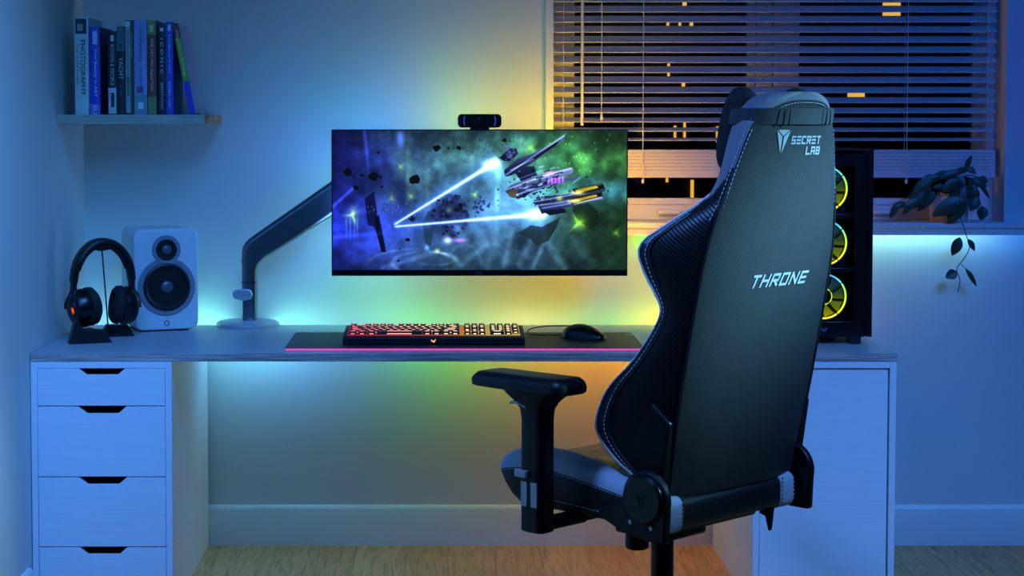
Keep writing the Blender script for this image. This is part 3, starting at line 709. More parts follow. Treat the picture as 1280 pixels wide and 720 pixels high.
    poly([(214, 50), (232, 35), (252, 28), (284, 10), (292, 3), (288, 12), (262, 32), (244, 44), (224, 56), (216, 58)], (104, 126, 200), (20, 26, 60))
    poly([(220, 48), (250, 32), (286, 11), (278, 20), (256, 34), (232, 47)], (24, 26, 44), (34, 34, 60))
    poly([(228, 52), (246, 52), (250, 62), (236, 64)], (22, 30, 66)); poly([(232, 46), (252, 44), (256, 56), (240, 60)], (38, 48, 96), (20, 28, 60))
    poly([(216, 76), (222, 68), (262, 54), (298, 46), (302, 50), (298, 54), (262, 66), (240, 84), (224, 84)], (130, 150, 214), (40, 54, 116))
    poly([(222, 78), (250, 66), (280, 60), (310, 57), (311, 59), (282, 66), (252, 76), (232, 86)], (80, 96, 150), (26, 32, 70))
    poly([(250, 90), (262, 82), (290, 80), (338, 68), (342, 74), (336, 78), (290, 90), (262, 96)], (60, 74, 120), (24, 28, 50))
    poly([(256, 92), (300, 86), (338, 82), (340, 86), (300, 94), (262, 104)], (84, 104, 170), (26, 32, 66)); poly([(262, 100), (290, 97), (294, 102), (272, 106)], (20, 26, 54))
    for _ in range(70): rock(252 + 22 * rs.randn(), 76 + 9 * rs.randn(), .7 + 1.6 * rs.rand(), [(26, 32, 74), (150, 168, 220), (64, 80, 140), (18, 22, 44)][rs.randint(4)], 5, .7)
    for x0, y0, x1, y1, wd, a in ((216, 56, 290, 6, .8, .9), (222, 50, 250, 36, .7, .8), (218, 74, 262, 57, .8, .9), (262, 57, 300, 47, .8, .9), (224, 83, 262, 67, .7, .6), (252, 89, 300, 80, .8, .8), (262, 97, 338, 84, .7, .7), (300, 66, 311, 58, .6, .6), (228, 62, 262, 50, .6, .5), (252, 94, 290, 89, .7, .6), (230, 80, 280, 66, .6, .6)):
        line(x0, y0, x1, y1, wd, (110, 140, 220), a)
    for _ in range(60):
        x0, y0 = 236 + 44 * rs.rand(), 0; y0 = 80 - (x0 - 220) * .34 + 9 * rs.randn() * .8; L_ = 3 + 7 * rs.rand(); d_ = rs.rand() < .6
        if d_: poly([(x0, y0), (x0 + L_, y0 - L_ * .3), (x0 + L_, y0 - L_ * .3 + 2), (x0, y0 + 2)], (16, 22, 50), None, .8)
        else: line(x0, y0, x0 + L_, y0 - L_ * .3, .6, (120, 150, 230), .7)
    poly([(218, 74), (226, 71), (232, 76), (228, 83), (221, 83)], (60, 62, 80), (110, 96, 70))
    add((230, 30, 230), blob(272, 53, 6, 2.)); add((120, 20, 220), blob(280, 62, 7, 3.5))
    for i in range(5): add((200, 90, 255), blob(270 + 4.5 * i, 64 - .8 * i, 1., 3.2) * .8)
    poly([(300, 73), (338, 65), (341, 72), (304, 81)], (24, 26, 34)); poly([(296, 85), (337, 77), (338, 82), (299, 92)], (24, 26, 34)); poly([(304, 74.5), (330, 69), (333, 71), (306, 78.5)], (236, 220, 60), (140, 120, 10)); poly([(299, 86.5), (330, 80), (332, 82), (301, 90)], (226, 206, 40), (120, 100, 10)); line(306, 73, 338, 66.5, .6, (120, 120, 30), .8); line(302, 92, 337, 83, .6, (120, 120, 20), .8)
    add((255, 250, 160), blob(306, 78, 8, 2.2)); add((255, 250, 160), blob(302, 88, 8, 2.2)); add((140, 150, 20), blob(284, 85, 4, 3))
    add((130, 140, 190), blob(236, 12, 3, 5) * .3)
    for _ in range(26): add((110, 170, 30), blob(310 + 28 * rs.randn(), 28 + 16 * rs.randn(), .9, .9) * .6)
    return np.clip(I * (.80 + .22 * np.clip(I.mean(2, keepdims=True) / 120, 0, 1)), 0, 255) / 255.
GW, GH = 460, 218
art = screen_art(GW, GH); lin_ = np.where(art <= .04045, art / 12.92, ((art + .055) / 1.055) ** 2.4)
sx0, sx1, sz0, sz1 = -MW / 2 + .0035, MW / 2 - .0035, -MH / 2 + .0175, MH / 2 - .003
xs = np.linspace(sx0, sx1, GW); zs = np.linspace(sz1, sz0, GH)
verts = [(x, -.0012, z) for z in zs for x in xs]
faces = [(r * GW + c, (r + 1) * GW + c, (r + 1) * GW + c + 1, r * GW + c + 1) for r in range(GH - 1) for c in range(GW - 1)]
me = bpy.data.meshes.new('screen'); me.from_pydata(verts, [], faces)
ca = me.color_attributes.new('picture', 'FLOAT_COLOR', 'POINT')
ca.data.foreach_set('color', np.concatenate([lin_.reshape(-1, 3), np.ones((GW * GH, 1))], 1).astype(np.float32).ravel())
m, nt, out = nodes('lit_display')
a_ = N(nt, 'ShaderNodeAttribute', attribute_name='picture'); e_ = N(nt, 'ShaderNodeEmission'); e_.inputs[1].default_value = 1.0
nt.links.new(a_.outputs['Color'], e_.inputs[0]); nt.links.new(e_.outputs[0], out.inputs[0]); me.materials.append(m)
so = bpy.data.objects.new('screen', me); COL.objects.link(so); so.parent = mo
# bias lighting stuck on the back of the housing
ml = [(-.43, col(20, 90, 170)), (-.3, col(60, 170, 220)), (-.16, col(120, 215, 190)), (-.06, col(220, 235, 70)), (.08, col(255, 222, 20)), (.2, col(255, 190, 10)), (.43, col(255, 140, 8))]
mled = em_ramp('bias_light_top', 'X', -.43, .43, ml, MON_T)
mled2 = em_ramp('bias_light_bottom', 'X', -.43, .43, [(-.43, col(40, 120, 255)), (-.2, col(50, 170, 230)), (0, col(90, 220, 120)), (.2, col(170, 235, 60)), (.43, col(255, 175, 10))], MON_B)
bm = B(); box(bm, -.40, .40, .0125, .034, .178, .19); obj('led_strip', bm, mled, mo)
bm = B(); box(bm, -.40, .40, .0125, .034, -.19, -.178); obj('led_strip', bm, mled2, mo)
bm = B(); box(bm, -.412, -.402, .0125, .034, -.17, .17); obj('led_strip', bm, em('bias_light_left', col(80, 190, 250), MON_L), mo)
bm = B(); box(bm, .402, .412, .0125, .034, -.17, .17); obj('led_strip', bm, em('bias_light_right', col(255, 135, 12), MON_R), mo)

# webcam
wp = at(599.5, 151.5, -.215)
wc = thing('webcam', 'black bar-shaped webcam clipped on the top edge of the monitor', 'webcam', (wp.x, -.215, MZ + MH / 2 + .0003))
bm = B(); prism(bm, rrect(-.064, .064, .005, .045, .012, 6), 'y', -.014, .016); obj('body', bm, M['blks'], wc, bevel=.004, seg=3)
bm = B(); lathe(bm, [(.0001, -.0150), (.006, -.0150), (.0085, -.0146), (.0095, -.013), (.0001, -.013)], 'y', (0, 0, .025), 28); obj('lens', bm, pm('lens_glass', col(10, 10, 13), .3, 0, 60, .1), wc)
led_ = em('blue_led_arc', col(50, 110, 255), .9)
for s in (-1, 1):
    bm = B(); tube(bm, cat([(s * .0435, -.0150, .039), (s * .0465, -.0150, .025), (s * .0435, -.0150, .011)], 5), .0008, 6); obj('light_arc', bm, led_, wc)
bm = B(); box(bm, -.028, .028, -.016, .03, -.0000, .0055); box(bm, -.026, .026, .0255, .031, -.05, .0); box(bm, -.028, .028, -.016, -.0125, -.004, .0005); obj('clip', bm, M['blk'], wc, bevel=.001)

# ================================================================== DESK MAT, KEYBOARD, MOUSE
mt = thing('desk_mat', 'long black desk mat with a glowing pink front edge under keyboard and mouse', 'desk mat', (.045, -.50, DZ))
bm = B(); prism(bm, rrect(-.487, .487, -.192, .196, .008, 4), 'z', 0, .004); obj('pad', bm, M['matt'], mt)
bm = B(); tube(bm, [(-.484, -.1935, .0026), (.484, -.1935, .0026)], .0022, 8)
obj('light_edge', bm, em('pink_led_edge', col(245, 80, 200), .95), mt)
lp = at(787, 418, -.36)
bm = B()
def gem(bm, cx, cy, z, s):
    for pl in ([(-.9, .6), (-.1, .1), (-.5, -.5)], [(-.02, .05), (.9, .7), (.3, -.7), (-.3, -.4)]):
        bm.faces.new([bm.verts.new((cx + u * s, cy + v * s, z)) for u, v in pl])
gem(bm, lp.x - .045, lp.y + .5 - .30 + .30 - .0, .0044, .018); obj('printed_mark', bm, M['logo'], mt)

MT = DZ + .0042
kb = thing('keyboard', 'black mechanical keyboard with red and yellow glowing keys on the desk mat', 'keyboard', (-.039, -.603, MT))
KW, KD = .500, .168
def ktop(y): return .0225 + (y / KD) * .012
bm = B(); prism(bm, [(0, .002), (.002, 0), (KD, 0), (KD, .0345), (.006, .0225), (0, .019)], 'x', -KW / 2, KW / 2); obj('case', bm, M['blk'], kb, bevel=.002)
KST = [(-.29, col(255, 40, 90)), (-.18, col(255, 70, 70)), (-.03, col(255, 110, 80)), (.06, col(255, 170, 80)), (.12, col(255, 215, 120)), (.22, col(255, 205, 90))]
klit = em_ramp('key_backlight', 'X', -.25, .26, [(p + .039, c) for p, c in KST], .5)
kleg = em_ramp('key_legend_light', 'X', -.29, .22, [(-.29, col(255, 70, 110)), (-.2, col(255, 130, 120)), (-.05, col(255, 175, 150)), (.06, col(255, 215, 170)), (.12, col(255, 238, 190)), (.22, col(255, 226, 150))], 2.1, 'Location')
bm = B(); v = [bm.verts.new(p) for p in ((-KW / 2 + .012, .012, ktop(.012) + .0006), (KW / 2 - .012, .012, ktop(.012) + .0006), (KW / 2 - .012, KD - .006, ktop(KD - .006) + .0006), (-KW / 2 + .012, KD - .006, ktop(KD - .006) + .0006))]; bm.faces.new(v)
obj('backlight_plate', bm, klit, kb)
U = .0207; KC = {}
def key_mesh(w):
    if w in KC: return KC[w]
    bm = B(); W2 = w * U / 2 - .0011; D2 = U / 2 - .0011; h = .0085
    b0 = [(-W2, -D2, 0), (W2, -D2, 0), (W2, D2, 0), (-W2, D2, 0)]; i_ = .002
    t0 = [(-W2 + i_, -D2 + i_, h), (W2 - i_, -D2 + i_, h), (W2 - i_, D2 - i_ * .6, h), (-W2 + i_, D2 - i_ * .6, h)]
    loft(bm, [[Vector(p) for p in b0], [Vector(p) for p in t0]])
    lw = max(.0036, (W2 - i_) * .55)
    f = bm.faces.new([bm.verts.new(p) for p in ((-lw, -.0004, h + .0002), (lw, -.0004, h + .0002), (lw, D2 - .0032, h + .0002), (-lw, D2 - .0032, h + .0002))]); f.material_index = 1
    f = bm.faces.new([bm.verts.new(p) for p in ((-lw, -D2 + i_ * .28 - .0003, .0018), (lw, -D2 + i_ * .28 - .0003, .0018), (lw, -D2 + i_ * .6 - .0003, .0040), (-lw, -D2 + i_ * .6 - .0003, .0040))]); f.material_index = 1
    me = bpy.data.meshes.new('key'); bm.to_mesh(me); bm.free(); me.materials.append(M['blk']); me.materials.append(kleg)
    KC[w] = me; return me
rows = [[(1.25, 0), (1.25, 1.25), (1.25, 2.5), (6.25, 3.75), (1.25, 10), (1.25, 11.25), (1.25, 12.5), (1.25, 13.75), (1, 15.5), (1, 16.5), (1, 17.5), (2, 19), (1, 21)],
        [(2.25, 0)] + [(1, 2.25 + i) for i in range(10)] + [(2.75, 12.25), (1, 16.5), (1, 19), (1, 20), (1, 21), (1, 22)],
        [(1.75, 0)] + [(1, 1.75 + i) for i in range(11)] + [(2.25, 12.75), (1, 19), (1, 20), (1, 21)],
        [(1.5, 0)] + [(1, 1.5 + i) for i in range(12)] + [(1.5, 13.5), (1, 15.5), (1, 16.5), (1, 17.5), (1, 19), (1, 20), (1, 21), (1, 22)],
        [(1, i) for i in range(13)] + [(2, 13), (1, 15.5), (1, 16.5), (1, 17.5), (1, 19), (1, 20), (1, 21), (1, 22)],
        [(1, 0)] + [(1, 2 + i) for i in range(4)] + [(1, 6.5 + i) for i in range(4)] + [(1, 11 + i) for i in range(4)] + [(1, 15.5), (1, 16.5), (1, 17.5), (1, 19), (1, 20), (1, 21), (1, 22)]]
sl = math.atan2(.012, KD); allk = []
for r, row in enumerate(rows):
    y = .020 + U * (r + .5) + (.006 if r == 5 else 0)
    for w, x in row: allk.append((w, -KW / 2 + .0135 + (x + w / 2) * U * (KW - .027) / (23 * U), y))
for w, x, y in allk[:100]:
    o = bpy.data.objects.new('key', key_mesh(w)); COL.objects.link(o); o.parent = kb; o.location = (x, y, ktop(y) + .001); o.rotation_euler = (sl, 0, 0)
if allk[100:]:
    bm = B()
    for w, x, y in allk[100:]:
        tmp = bmesh.new(); tmp.from_mesh(key_mesh(w)); me_ = bpy.data.meshes.new('t'); tmp.transform(Matrix.Translation((x, y, ktop(y) + .001)) @ Matrix.Rotation(sl, 4, 'X')); tmp.to_mesh(me_); tmp.free(); bm.from_mesh(me_); bpy.data.meshes.remove(me_)
    o = obj('top_row_keys', bm, [M['blk'], klit], kb); o['kind'] = 'stuff'
bm = B()
for pl in ([(-.9, .6), (-.1, .1), (-.5, -.5)], [(-.02, .05), (.9, .7), (.3, -.7), (-.3, -.4)]):
    bm.faces.new([bm.verts.new((-.001 + u * .0085, -.0008, .0108 + v * .0075)) for u, v in pl])
obj('front_mark', bm, em('orange_led_mark', col(255, 170, 110), 1.2), kb)

ms = thing('mouse', 'black wired computer mouse on the right end of the desk mat', 'mouse', (.383, -.47, MT), R(52))
def mouse_ring(t):
    # t 0..1 from front (buttons) to heel; long axis = local y
    y = .064 - .128 * t; w = .036 * (math.sin(PI * (.08 + .88 * t)) ** .42) * (1 + .10 * math.sin(2 * PI * t + .6)); hgt = .041 * (math.sin(PI * (.10 + .84 * t ** .8)) ** .62)
    return [(w * math.copysign(abs(math.cos(a)) ** .75, math.cos(a)), y, max(0, hgt * (math.sin(a) if a <= PI else 0)) + .001) for a in [PI * i / 14 for i in range(15)]] + [(-w * .9, y, .0005), (w * .9, y, .0005)]
bm = B(); loft(bm, [[Vector(p) for p in mouse_ring(i / 26)] for i in range(27)]); obj('body', bm, M['blks'], ms, ang=60)
bm = B(); cyl(bm, (-.004, .036, .026), (.004, .036, .026), .0105, 18); obj('scroll_wheel', bm, M['blk'], ms)
bm = B(); tube(bm, cat([(0, .060, .012), (0, .085, .006), (-.028, .125, .005), (-.03, .17, .006), (.02, .20, .012), (.07, .19, .016), (.12, .13, .018)], 8), .0019, 8); obj('cable', bm, M['blk'], ms)

# ================================================================== PC TOWER
PX, PY, PW, PD_, PZ0, PZ1 = 1.0445, -.56, .254, .42, .021, .538
pc = thing('computer_tower', 'black computer tower with glowing yellow front fans on the right end of the desk', 'computer', (PX, PY, DZ))
bm = B()
t = .012
box(bm, -PW / 2, -PW / 2 + t, .02, PD_, PZ0, PZ1 - .012); box(bm, PW / 2 - t, PW / 2, .02, PD_, PZ0, PZ1 - .012)
box(bm, -PW / 2 + t, PW / 2 - t, .02, PD_, PZ0, PZ0 + t); box(bm, -PW / 2 + t, PW / 2 - t, .02, PD_, PZ1 - .024, PZ1 - .012); box(bm, -PW / 2 + t, PW / 2 - t, PD_ - t, PD_, PZ0 + t, PZ1 - .024)
box(bm, -PW / 2 + t, PW / 2 - t, .045, .055, PZ0 + t, PZ1 - .024)
obj('case', bm, M['blkm'], pc, bevel=.002)
bm = B()
box(bm, -PW / 2, -.086, 0, .02, PZ0, PZ1); box(bm, .078, PW / 2 - .018, 0, .02, PZ0, PZ1); box(bm, PW / 2 - .014, PW / 2, -.004, .02, PZ0, PZ1 + .004); box(bm, -.086, .078, 0, .02, PZ0, PZ0 + .042); box(bm, -.086, .078, 0, .02, PZ1 - .045, PZ1)
FZ = [.132, .281, .430]
for a, b_ in ((FZ[0] + .069, FZ[1] - .069), (FZ[1] + .069, FZ[2] - .069)): box(bm, -.086, .078, 0, .02, a, b_)
obj('front_panel', bm, M['blks'], pc, bevel=.0015)
bm = B(); box(bm, PW / 2 - .0175, PW / 2 - .0145, .004, .012, PZ0 + .02, PZ1 - .03); obj('side_panel_edge', bm, pm('orange_edge_reflection', col(120, 60, 30), .2, .5), pc)  # orange reflection along the glass edge, put into its colour
bm = B(); box(bm, -.03, PW / 2 - .03, .0, .06, PZ1 - .012, PZ1 + .004); cyl(bm, (.03, .025, PZ1 + .004), (.03, .025, PZ1 + .009), .008, 16); cyl(bm, (.055, .025, PZ1 + .004), (.055, .025, PZ1 + .007), .005, 12); cyl(bm, (.07, .025, PZ1 + .004), (.07, .025, PZ1 + .007), .005, 12)
obj('top_control_strip', bm, M['blk'], pc, bevel=.001)
for x in (-.09, .083):
    for y in (.0, PD_ - .06):
        bm = B(); prism(bm, [(x - .017, PZ0), (x + .017, PZ0), (x + .014, 0), (x - .014, 0)], 'y', y + .005, y + .05); obj('foot', bm, M['blk'], pc, bevel=.001)
fan_ring = em_ramp('fan_ring_light', 'Z', -.07, .07, [(-.07, col(255, 230, 20)), (-.02, col(220, 245, 20)), (.02, col(150, 235, 60)), (.045, col(80, 200, 200)), (.07, col(60, 110, 220))], 1.5)
fan_bl = em_ramp('fan_blade_glow', 'Z', -.07, .07, [(-.07, col(190, 180, 10)), (-.03, col(110, 130, 12)), (.01, col(44, 76, 44)), (.04, col(24, 56, 90)), (.07, col(20, 40, 110))], .75)
for fz in FZ:
    fo = bpy.data.objects.new('fan', None); COL.objects.link(fo); fo.parent = pc; fo.location = (-.004, .012, fz); fo.empty_display_size = .03
    bm = B(); lathe(bm, [(.0665, .0), (.0665, .02), (.0635, .02), (.0635, .0), (.0665, .0)], 'y', (0, 0, 0), 48, cap=False)
    lathe(bm, [(.0001, -.002), (.020, -.002), (.022, .002), (.022, .018), (.0001, .018)], 'y', (0, 0, 0), 28)
    for k in range(4):
        a = PI / 4 + k * PI / 2 - .12; ca_, sa_ = math.cos(a), math.sin(a)
        tube(bm, [(ca_ * .018, -.003, sa_ * .018), (ca_ * .072, -.003, sa_ * .072)], .0016, 6)
    obj('fan_frame', bm, M['blks'], fo)
    bm = B(); lathe(bm, [(.0632, .001), (.0605, .0005), (.0590, .004), (.0610, .008), (.0632, .006), (.0632, .001)], 'y', (0, 0, 0), 48, cap=False)
    lathe(bm, [(.0235, .000), (.0225, -.0012), (.0215, .000), (.0225, .001), (.0235, .000)], 'y', (0, 0, 0), 36, cap=False); obj('light_ring', bm, fan_ring, fo)
    bm = B()
    for k in range(9):
        a0 = 2 * PI * k / 9; rr = []
        for i in range(6):
            rad = .022 + .036 * i / 5; a = a0 + .16 * i / 5; w = .22 + .05 * i / 5; pts_ = []
            for s_, y in ((-1, .004), (1, .015)):
                pts_.append(Vector((rad * math.cos(a + s_ * w), y, rad * math.sin(a + s_ * w))))
            pts_ += [pts_[1] + Vector((0, .0012, 0)), pts_[0] + Vector((0, .0012, 0))]
            rr.append(pts_)
        loft(bm, rr)
    obj('blades', bm, fan_bl, fo)
bm = B()
for pl_ in ([(-.010, .006), (-.002, .002), (-.006, -.005)], [(-.001, .001), (.010, .007), (.003, -.006), (-.004, -.004)]):
    prism(bm, [(u - .004, PZ0 + .020 + v) for u, v in pl_], 'y', -.0006, .0004)
obj('front_mark', bm, pm('grey_badge_print', col(90, 100, 130), .4), pc)

# ================================================================== PLANT ON THE SILL
pp = at(1186, 277, .01)
pl = thing('trailing_plant', 'dark leafy trailing plant in a pale pink pot on the window sill', 'plant', (pp.x, .012, .9985))
bm = B(); lathe(bm, [(.0001, 0), (.054, 0), (.056, .003), (.061, .088), (.061, .092), (.057, .092), (.055, .078), (.0001, .076)], 'z', (0, 0, 0), 40); obj('pot', bm, M['pot'], pl)
bm = B(); lathe(bm, [(.0549, .0765), (.04, .081), (.0001, .083)], 'z', (0, 0, 0), 24); obj('soil', bm, M['soil'], pl)
def leaf(bm, base, d, nrm, L, Wd):
    d = d.normalized(); s_ = d.cross(nrm).normalized(); nrm = s_.cross(d).normalized(); rows_ = []
    for i in range(9):
        t = i / 8; w = Wd * math.sin(PI * min(1, t * .97 + .02)) ** .75 * (1 - .25 * t)
        c_ = base + d * (L * t) - nrm * (L * .22 * t * t)
        rows_.append([c_ - s_ * w + nrm * (w * .22), c_ - s_ * w * .5 + nrm * (w * .06), c_, c_ + s_ * w * .5 + nrm * (w * .06), c_ + s_ * w + nrm * (w * .22)])
    up = [[bm.verts.new(p) for p in r] for r in rows_]; dn = [[bm.verts.new(p - nrm * .0008) for p in r] for r in rows_]
    for i in range(8):
        for j_ in range(4):
            bm.faces.new((up[i][j_], up[i][j_ + 1], up[i + 1][j_ + 1], up[i + 1][j_])); bm.faces.new((dn[i + 1][j_], dn[i + 1][j_ + 1], dn[i][j_ + 1], dn[i][j_]))
    for e in (0, 4):
        for i in range(8): bm.faces.new((up[i][e], up[i + 1][e], dn[i + 1][e], dn[i][e]))
    for i in (0, 8):
        for j_ in range(4): bm.faces.new((up[i][j_], dn[i][j_], dn[i][j_ + 1], up[i][j_ + 1]))
fol, stm = B(), B(); rnd = random.Random(11)
def lp_(px, py, y): p = at(px, py, y); return Vector((p.x - pp.x, y - .012, p.z - .9985))
C0 = Vector((0, 0, .085))
# (base px, tip px, y, length scale, width)
for bx0, by0, tx, ty, y, wd in ((1160, 240, 1141, 258, -.03, .017), (1170, 236, 1150, 262, -.03, .016), (1165, 225, 1139, 246, -.02, .018), (1178, 222, 1148, 226, -.01, .013), (1190, 216, 1165, 219, .0, .012),
                                (1200, 214, 1176, 221, -.03, .012), (1212, 212, 1190, 214, -.02, .011), (1206, 232, 1190, 250, -.055, .025), (1212, 233, 1222, 254, -.05, .022), (1188, 240, 1170, 232, -.04, .014),
                                (1207, 211, 1214, 195, -.01, .008), (1208, 209, 1220, 216, -.02, .009), (1215, 224, 1233, 232, -.03, .014), (1222, 226, 1238, 247, .0, .006), (1200, 226, 1180, 236, -.06, .018),
                                (1206, 250, 1168, 265, -.07, .025), (1206, 252, 1186, 275, -.072, .022), (1222, 246, 1214, 262, -.06, .017), (1228, 258, 1228, 274, -.055, .018), (1150, 250, 1134, 257, -.03, .014),
                                (1142, 252, 1130, 266, -.03, .010), (1124, 252, 1113, 271, -.03, .010), (1132, 254, 1121, 258, -.03, .010), (1196, 222, 1206, 232, -.05, .016), (1218, 230, 1210, 246, -.045, .018),
                                (1172, 226, 1158, 220, .0, .012), (1224, 222, 1234, 226, .0, .012), (1155, 232, 1142, 240, .01, .015), ):
    b0 = lp_(bx0, by0, y); t0 = lp_(tx, ty, y - .012); d = t0 - b0
    nr = Vector((rnd.uniform(-.3, .3), -1, rnd.uniform(.2, .9)))
    leaf(fol, b0, d, nr, d.length * 1.04, wd * 1.22)
    tube(stm, cat([C0 + Vector((b0.x * .15, b0.y * .2, 0)), C0.lerp(b0, .5) + Vector((0, -.01, .03)), b0], 6), .0014, 6)
vine = [lp_(1200, 268, -.075), lp_(1203, 278, -.075), lp_(1208, 295, -.068), lp_(1212, 308, -.066), lp_(1206, 322, -.066), lp_(1196, 336, -.066), lp_(1200, 350, -.064), lp_(1197, 365, -.064)]
tube(stm, cat([C0, C0 + Vector((.01, -.07, .02))] + vine, 6), .0014, 6)
tube(stm, cat([lp_(1201, 330, -.066), lp_(1207, 336, -.066)], 4), .001, 6)
for bx0, by0, tx, ty, wd in ((1200, 297, 1192, 318, .019), (1210, 299, 1219, 312, .011), (1196, 340, 1184, 346, .018), (1207, 336, 1222, 356, .009)):
    b0 = lp_(bx0, by0, -.068); t0 = lp_(tx, ty, -.078); leaf(fol, b0, t0 - b0, Vector((.1, -1, .3)), (t0 - b0).length * 1.05, wd)
obj('foliage', fol, M['leaf'], pl); obj('stem', stm, M['stem'], pl)

# ================================================================== GAMING CHAIR
ch = thing('gaming_chair', 'black high-backed gaming chair with grey piping turned away in front of the desk', 'chair', (.473, -1.607, 0), R(44))
TL = math.tan(R(11)); D0 = .19
def py_(z): return -D0 - (z - .5) * TL
#      z     wr    wf    tf    tc
SEC = [(.535, .212, .235, .045, .06), (.575, .214, .250, .070, .075), (.600, .216, .258, .110, .085), (.637, .218, .262, .160, .09), (.668, .220, .263, .187, .09), (.702, .222, .263, .190, .09), (.755, .224, .260, .174, .09),
       (.815, .224, .250, .130, .085), (.878, .224, .240, .098, .08), (.920, .224, .237, .086, .075), (.945, .223, .240, .095, .075), (.990, .222, .250, .126, .08), (1.040, .218, .262, .148, .085),
       (1.068, .213, .257, .142, .085), (1.090, .208, .242, .118, .08), (1.117, .202, .216, .094, .075), (1.140, .196, .185, .078, .072), (1.165, .190, .160, .066, .07), (1.210, .176, .146, .062, .07), (1.280, .150, .130, .066, .07),
       (1.320, .130, .112, .070, .07), (1.341, .116, .098, .070, .068), (1.354, .100, .084, .066, .064), (1.363, .076, .064, .060, .058), (1.3675, .048, .040, .052, .05)]
def sec(z):
    z = max(SEC[0][0], min(SEC[-1][0], z))
    for i in range(len(SEC) - 1):
        if z <= SEC[i + 1][0]:
            a, b, c, d = SEC[max(i - 1, 0)], SEC[i], SEC[i + 1], SEC[min(i + 2, len(SEC) - 1)]; t = (z - b[0]) / (c[0] - b[0]); o = []
            for k in range(1, 5):
                m1 = (c[k] - a[k]) / (c[0] - a[0]) * (c[0] - b[0]); m2 = (d[k] - b[k]) / (d[0] - b[0]) * (c[0] - b[0])
                o.append((2 * t ** 3 - 3 * t * t + 1) * b[k] + (t ** 3 - 2 * t * t + t) * m1 + (-2 * t ** 3 + 3 * t * t) * c[k] + (t ** 3 - t * t) * m2)
            return o
def rear_d(x, wr): return -.013 + .021 * min(1, abs(x) / wr) ** 4
def half(z):
    wr, wf, tf, tc = sec(z); o = []
    for i in range(17):
        x = wr * (0, .07, .14, .21, .28, .35, .42, .49, .56, .63, .70, .77, .83, .89, .94, .975, 1)[i]; o.append((x, rear_d(x, wr)))
    bul = min(.010, tf * .1)
    for i in range(1, 8):
        t = i / 8; o.append((wr + (wf - wr) * t + bul * math.sin(PI * t), .008 + (tf - .008) * t))
    o += [(wf + .0005, tf - .002), (wf - .006, tf + .006), (wf - .018, tf + .006), (wf - .034, tf - .004)]
    a = wf - .034; ti = tf - .004
    for t in (.2, .42, .64, .82):
        s_ = t * t * (3 - 2 * t); o.append((a * (1 - t * .62), ti + (tc - ti) * s_))
    o += [(a * .25, tc - .004), (0, tc - .006)]
    return o
def pt(z, i, s=-1, off=0.):
    x, d = half(z)[i]
    return Vector((s * (x + off), py_(z) + d, z))
zs_ = []
z = .535
while z < 1.3672: zs_.append(z); z += .0125 if z < 1.13 else (.008 if z < 1.32 else .0025)
zs_.append(1.3675)
rings = []
for z in zs_:
    h = half(z); y0 = py_(z)
    rings.append([Vector((x, y0 + d, z)) for x, d in h] + [Vector((-x, y0 + d, z)) for x, d in h[-2:0:-1]])
nh = len(half(1.)); nr = len(rings[0])
def bmat(i, j):
    k = j if j < nh - 1 else nr - 1 - j      # segment index on the half outline
    z = zs_[i]
    if k <= 15:
        x = abs(rings[i][j].x + rings[i][(j + 1) % nr].x) / 2
        return 2 if z > 1.3495 - .028 * (x / .112) ** 3 and z > 1.3 else 0
    if k <= 25:
        return 2 if z > (1.05 if k == 23 else 1.135 + (23 - min(k, 23)) * .011) else (1 if k <= 22 else 3)
    return 3
bm = B(); loft(bm, rings, True, 2, True, bmat)
bk = obj('backrest', bm, [M['leatherb'], M['carbon'], M['ashd'], M['leather']], ch, ang=60)
bm = B()
for s in (-1, 1):
    tube(bm, [pt(z, 16, s, .001) for z in zs_ if z < 1.17], .0035, 8)
    tube(bm, [pt(z, 23, s, .0005) + Vector((0, -.010, 0)) for z in zs_ if z < 1.13], .0026, 6)
obj('seam_piping', bm, M['leather'], bk)
for s in (-1, 1):
    bm = B(); tube(bm, [pt(z, 24, s, .0012) for z in zs_ if z < 1.16], .0024, 6); obj('edge_piping', bm, M['thread'], bk)
bm = B()
for s in (-1, 1):
    dashes(bm, [pt(z, 23, s, .0012) for z in zs_ if z < 1.15])
    dashes(bm, [pt(z, 17, s, .0016) for z in zs_ if 1.10 < z < 1.33])
    dashes(bm, [pt(z, 15, s, .0) + Vector((0, -.0012, 0)) for z in zs_ if 1.13 < z < 1.30])
arc = []; arcz = 0
for i in range(31):
    x = -.118 + .236 * i / 30; zt = 1.3495 - .028 * (abs(x) / .112) ** 3; arc.append(Vector((x, py_(zt) + rear_d(x, sec(zt)[0]) - .0016, zt)))
dashes(bm, [p + Vector((0, -.001, -.004)) for p in arc])
obj('stitching', bm, M['thread'], bk)
bm = B(); tube(bm, arc, .0024, 6); obj('top_piping', bm, M['strap'], bk)
def onp(x, z, off=.0018):
    return Vector((x, py_(z) + rear_d(x, sec(z)[0]) - off, z))
bm = B(); strokes(bm, 'THRONE', -.088, .106, .9655, .9925, .0052, onp, .26, .45); obj('lettering', bm, M['logo'], bk)
bm = B(); strokes(bm, 'S3CR3T', -.028, .075, 1.2605, 1.2775, .0036, onp, .24); strokes(bm, 'LAB', .028, .078, 1.2385, 1.2555, .0036, onp, .24); obj('lettering', bm, M['logo'], bk)
bm = B(); ec = -.058
for pl_ in ([(-.022, 0), (-.0025, -.013), (-.0025, -.046)], [(.022, 0), (.0025, -.013), (.0025, -.046)], [(-.019, .001), (.019, .001), (0, -.0115)]):
    bm.faces.new([bm.verts.new(onp(ec + u, 1.289 + v)) for u, v in pl_])
obj('emblem', bm, M['logo'], bk)
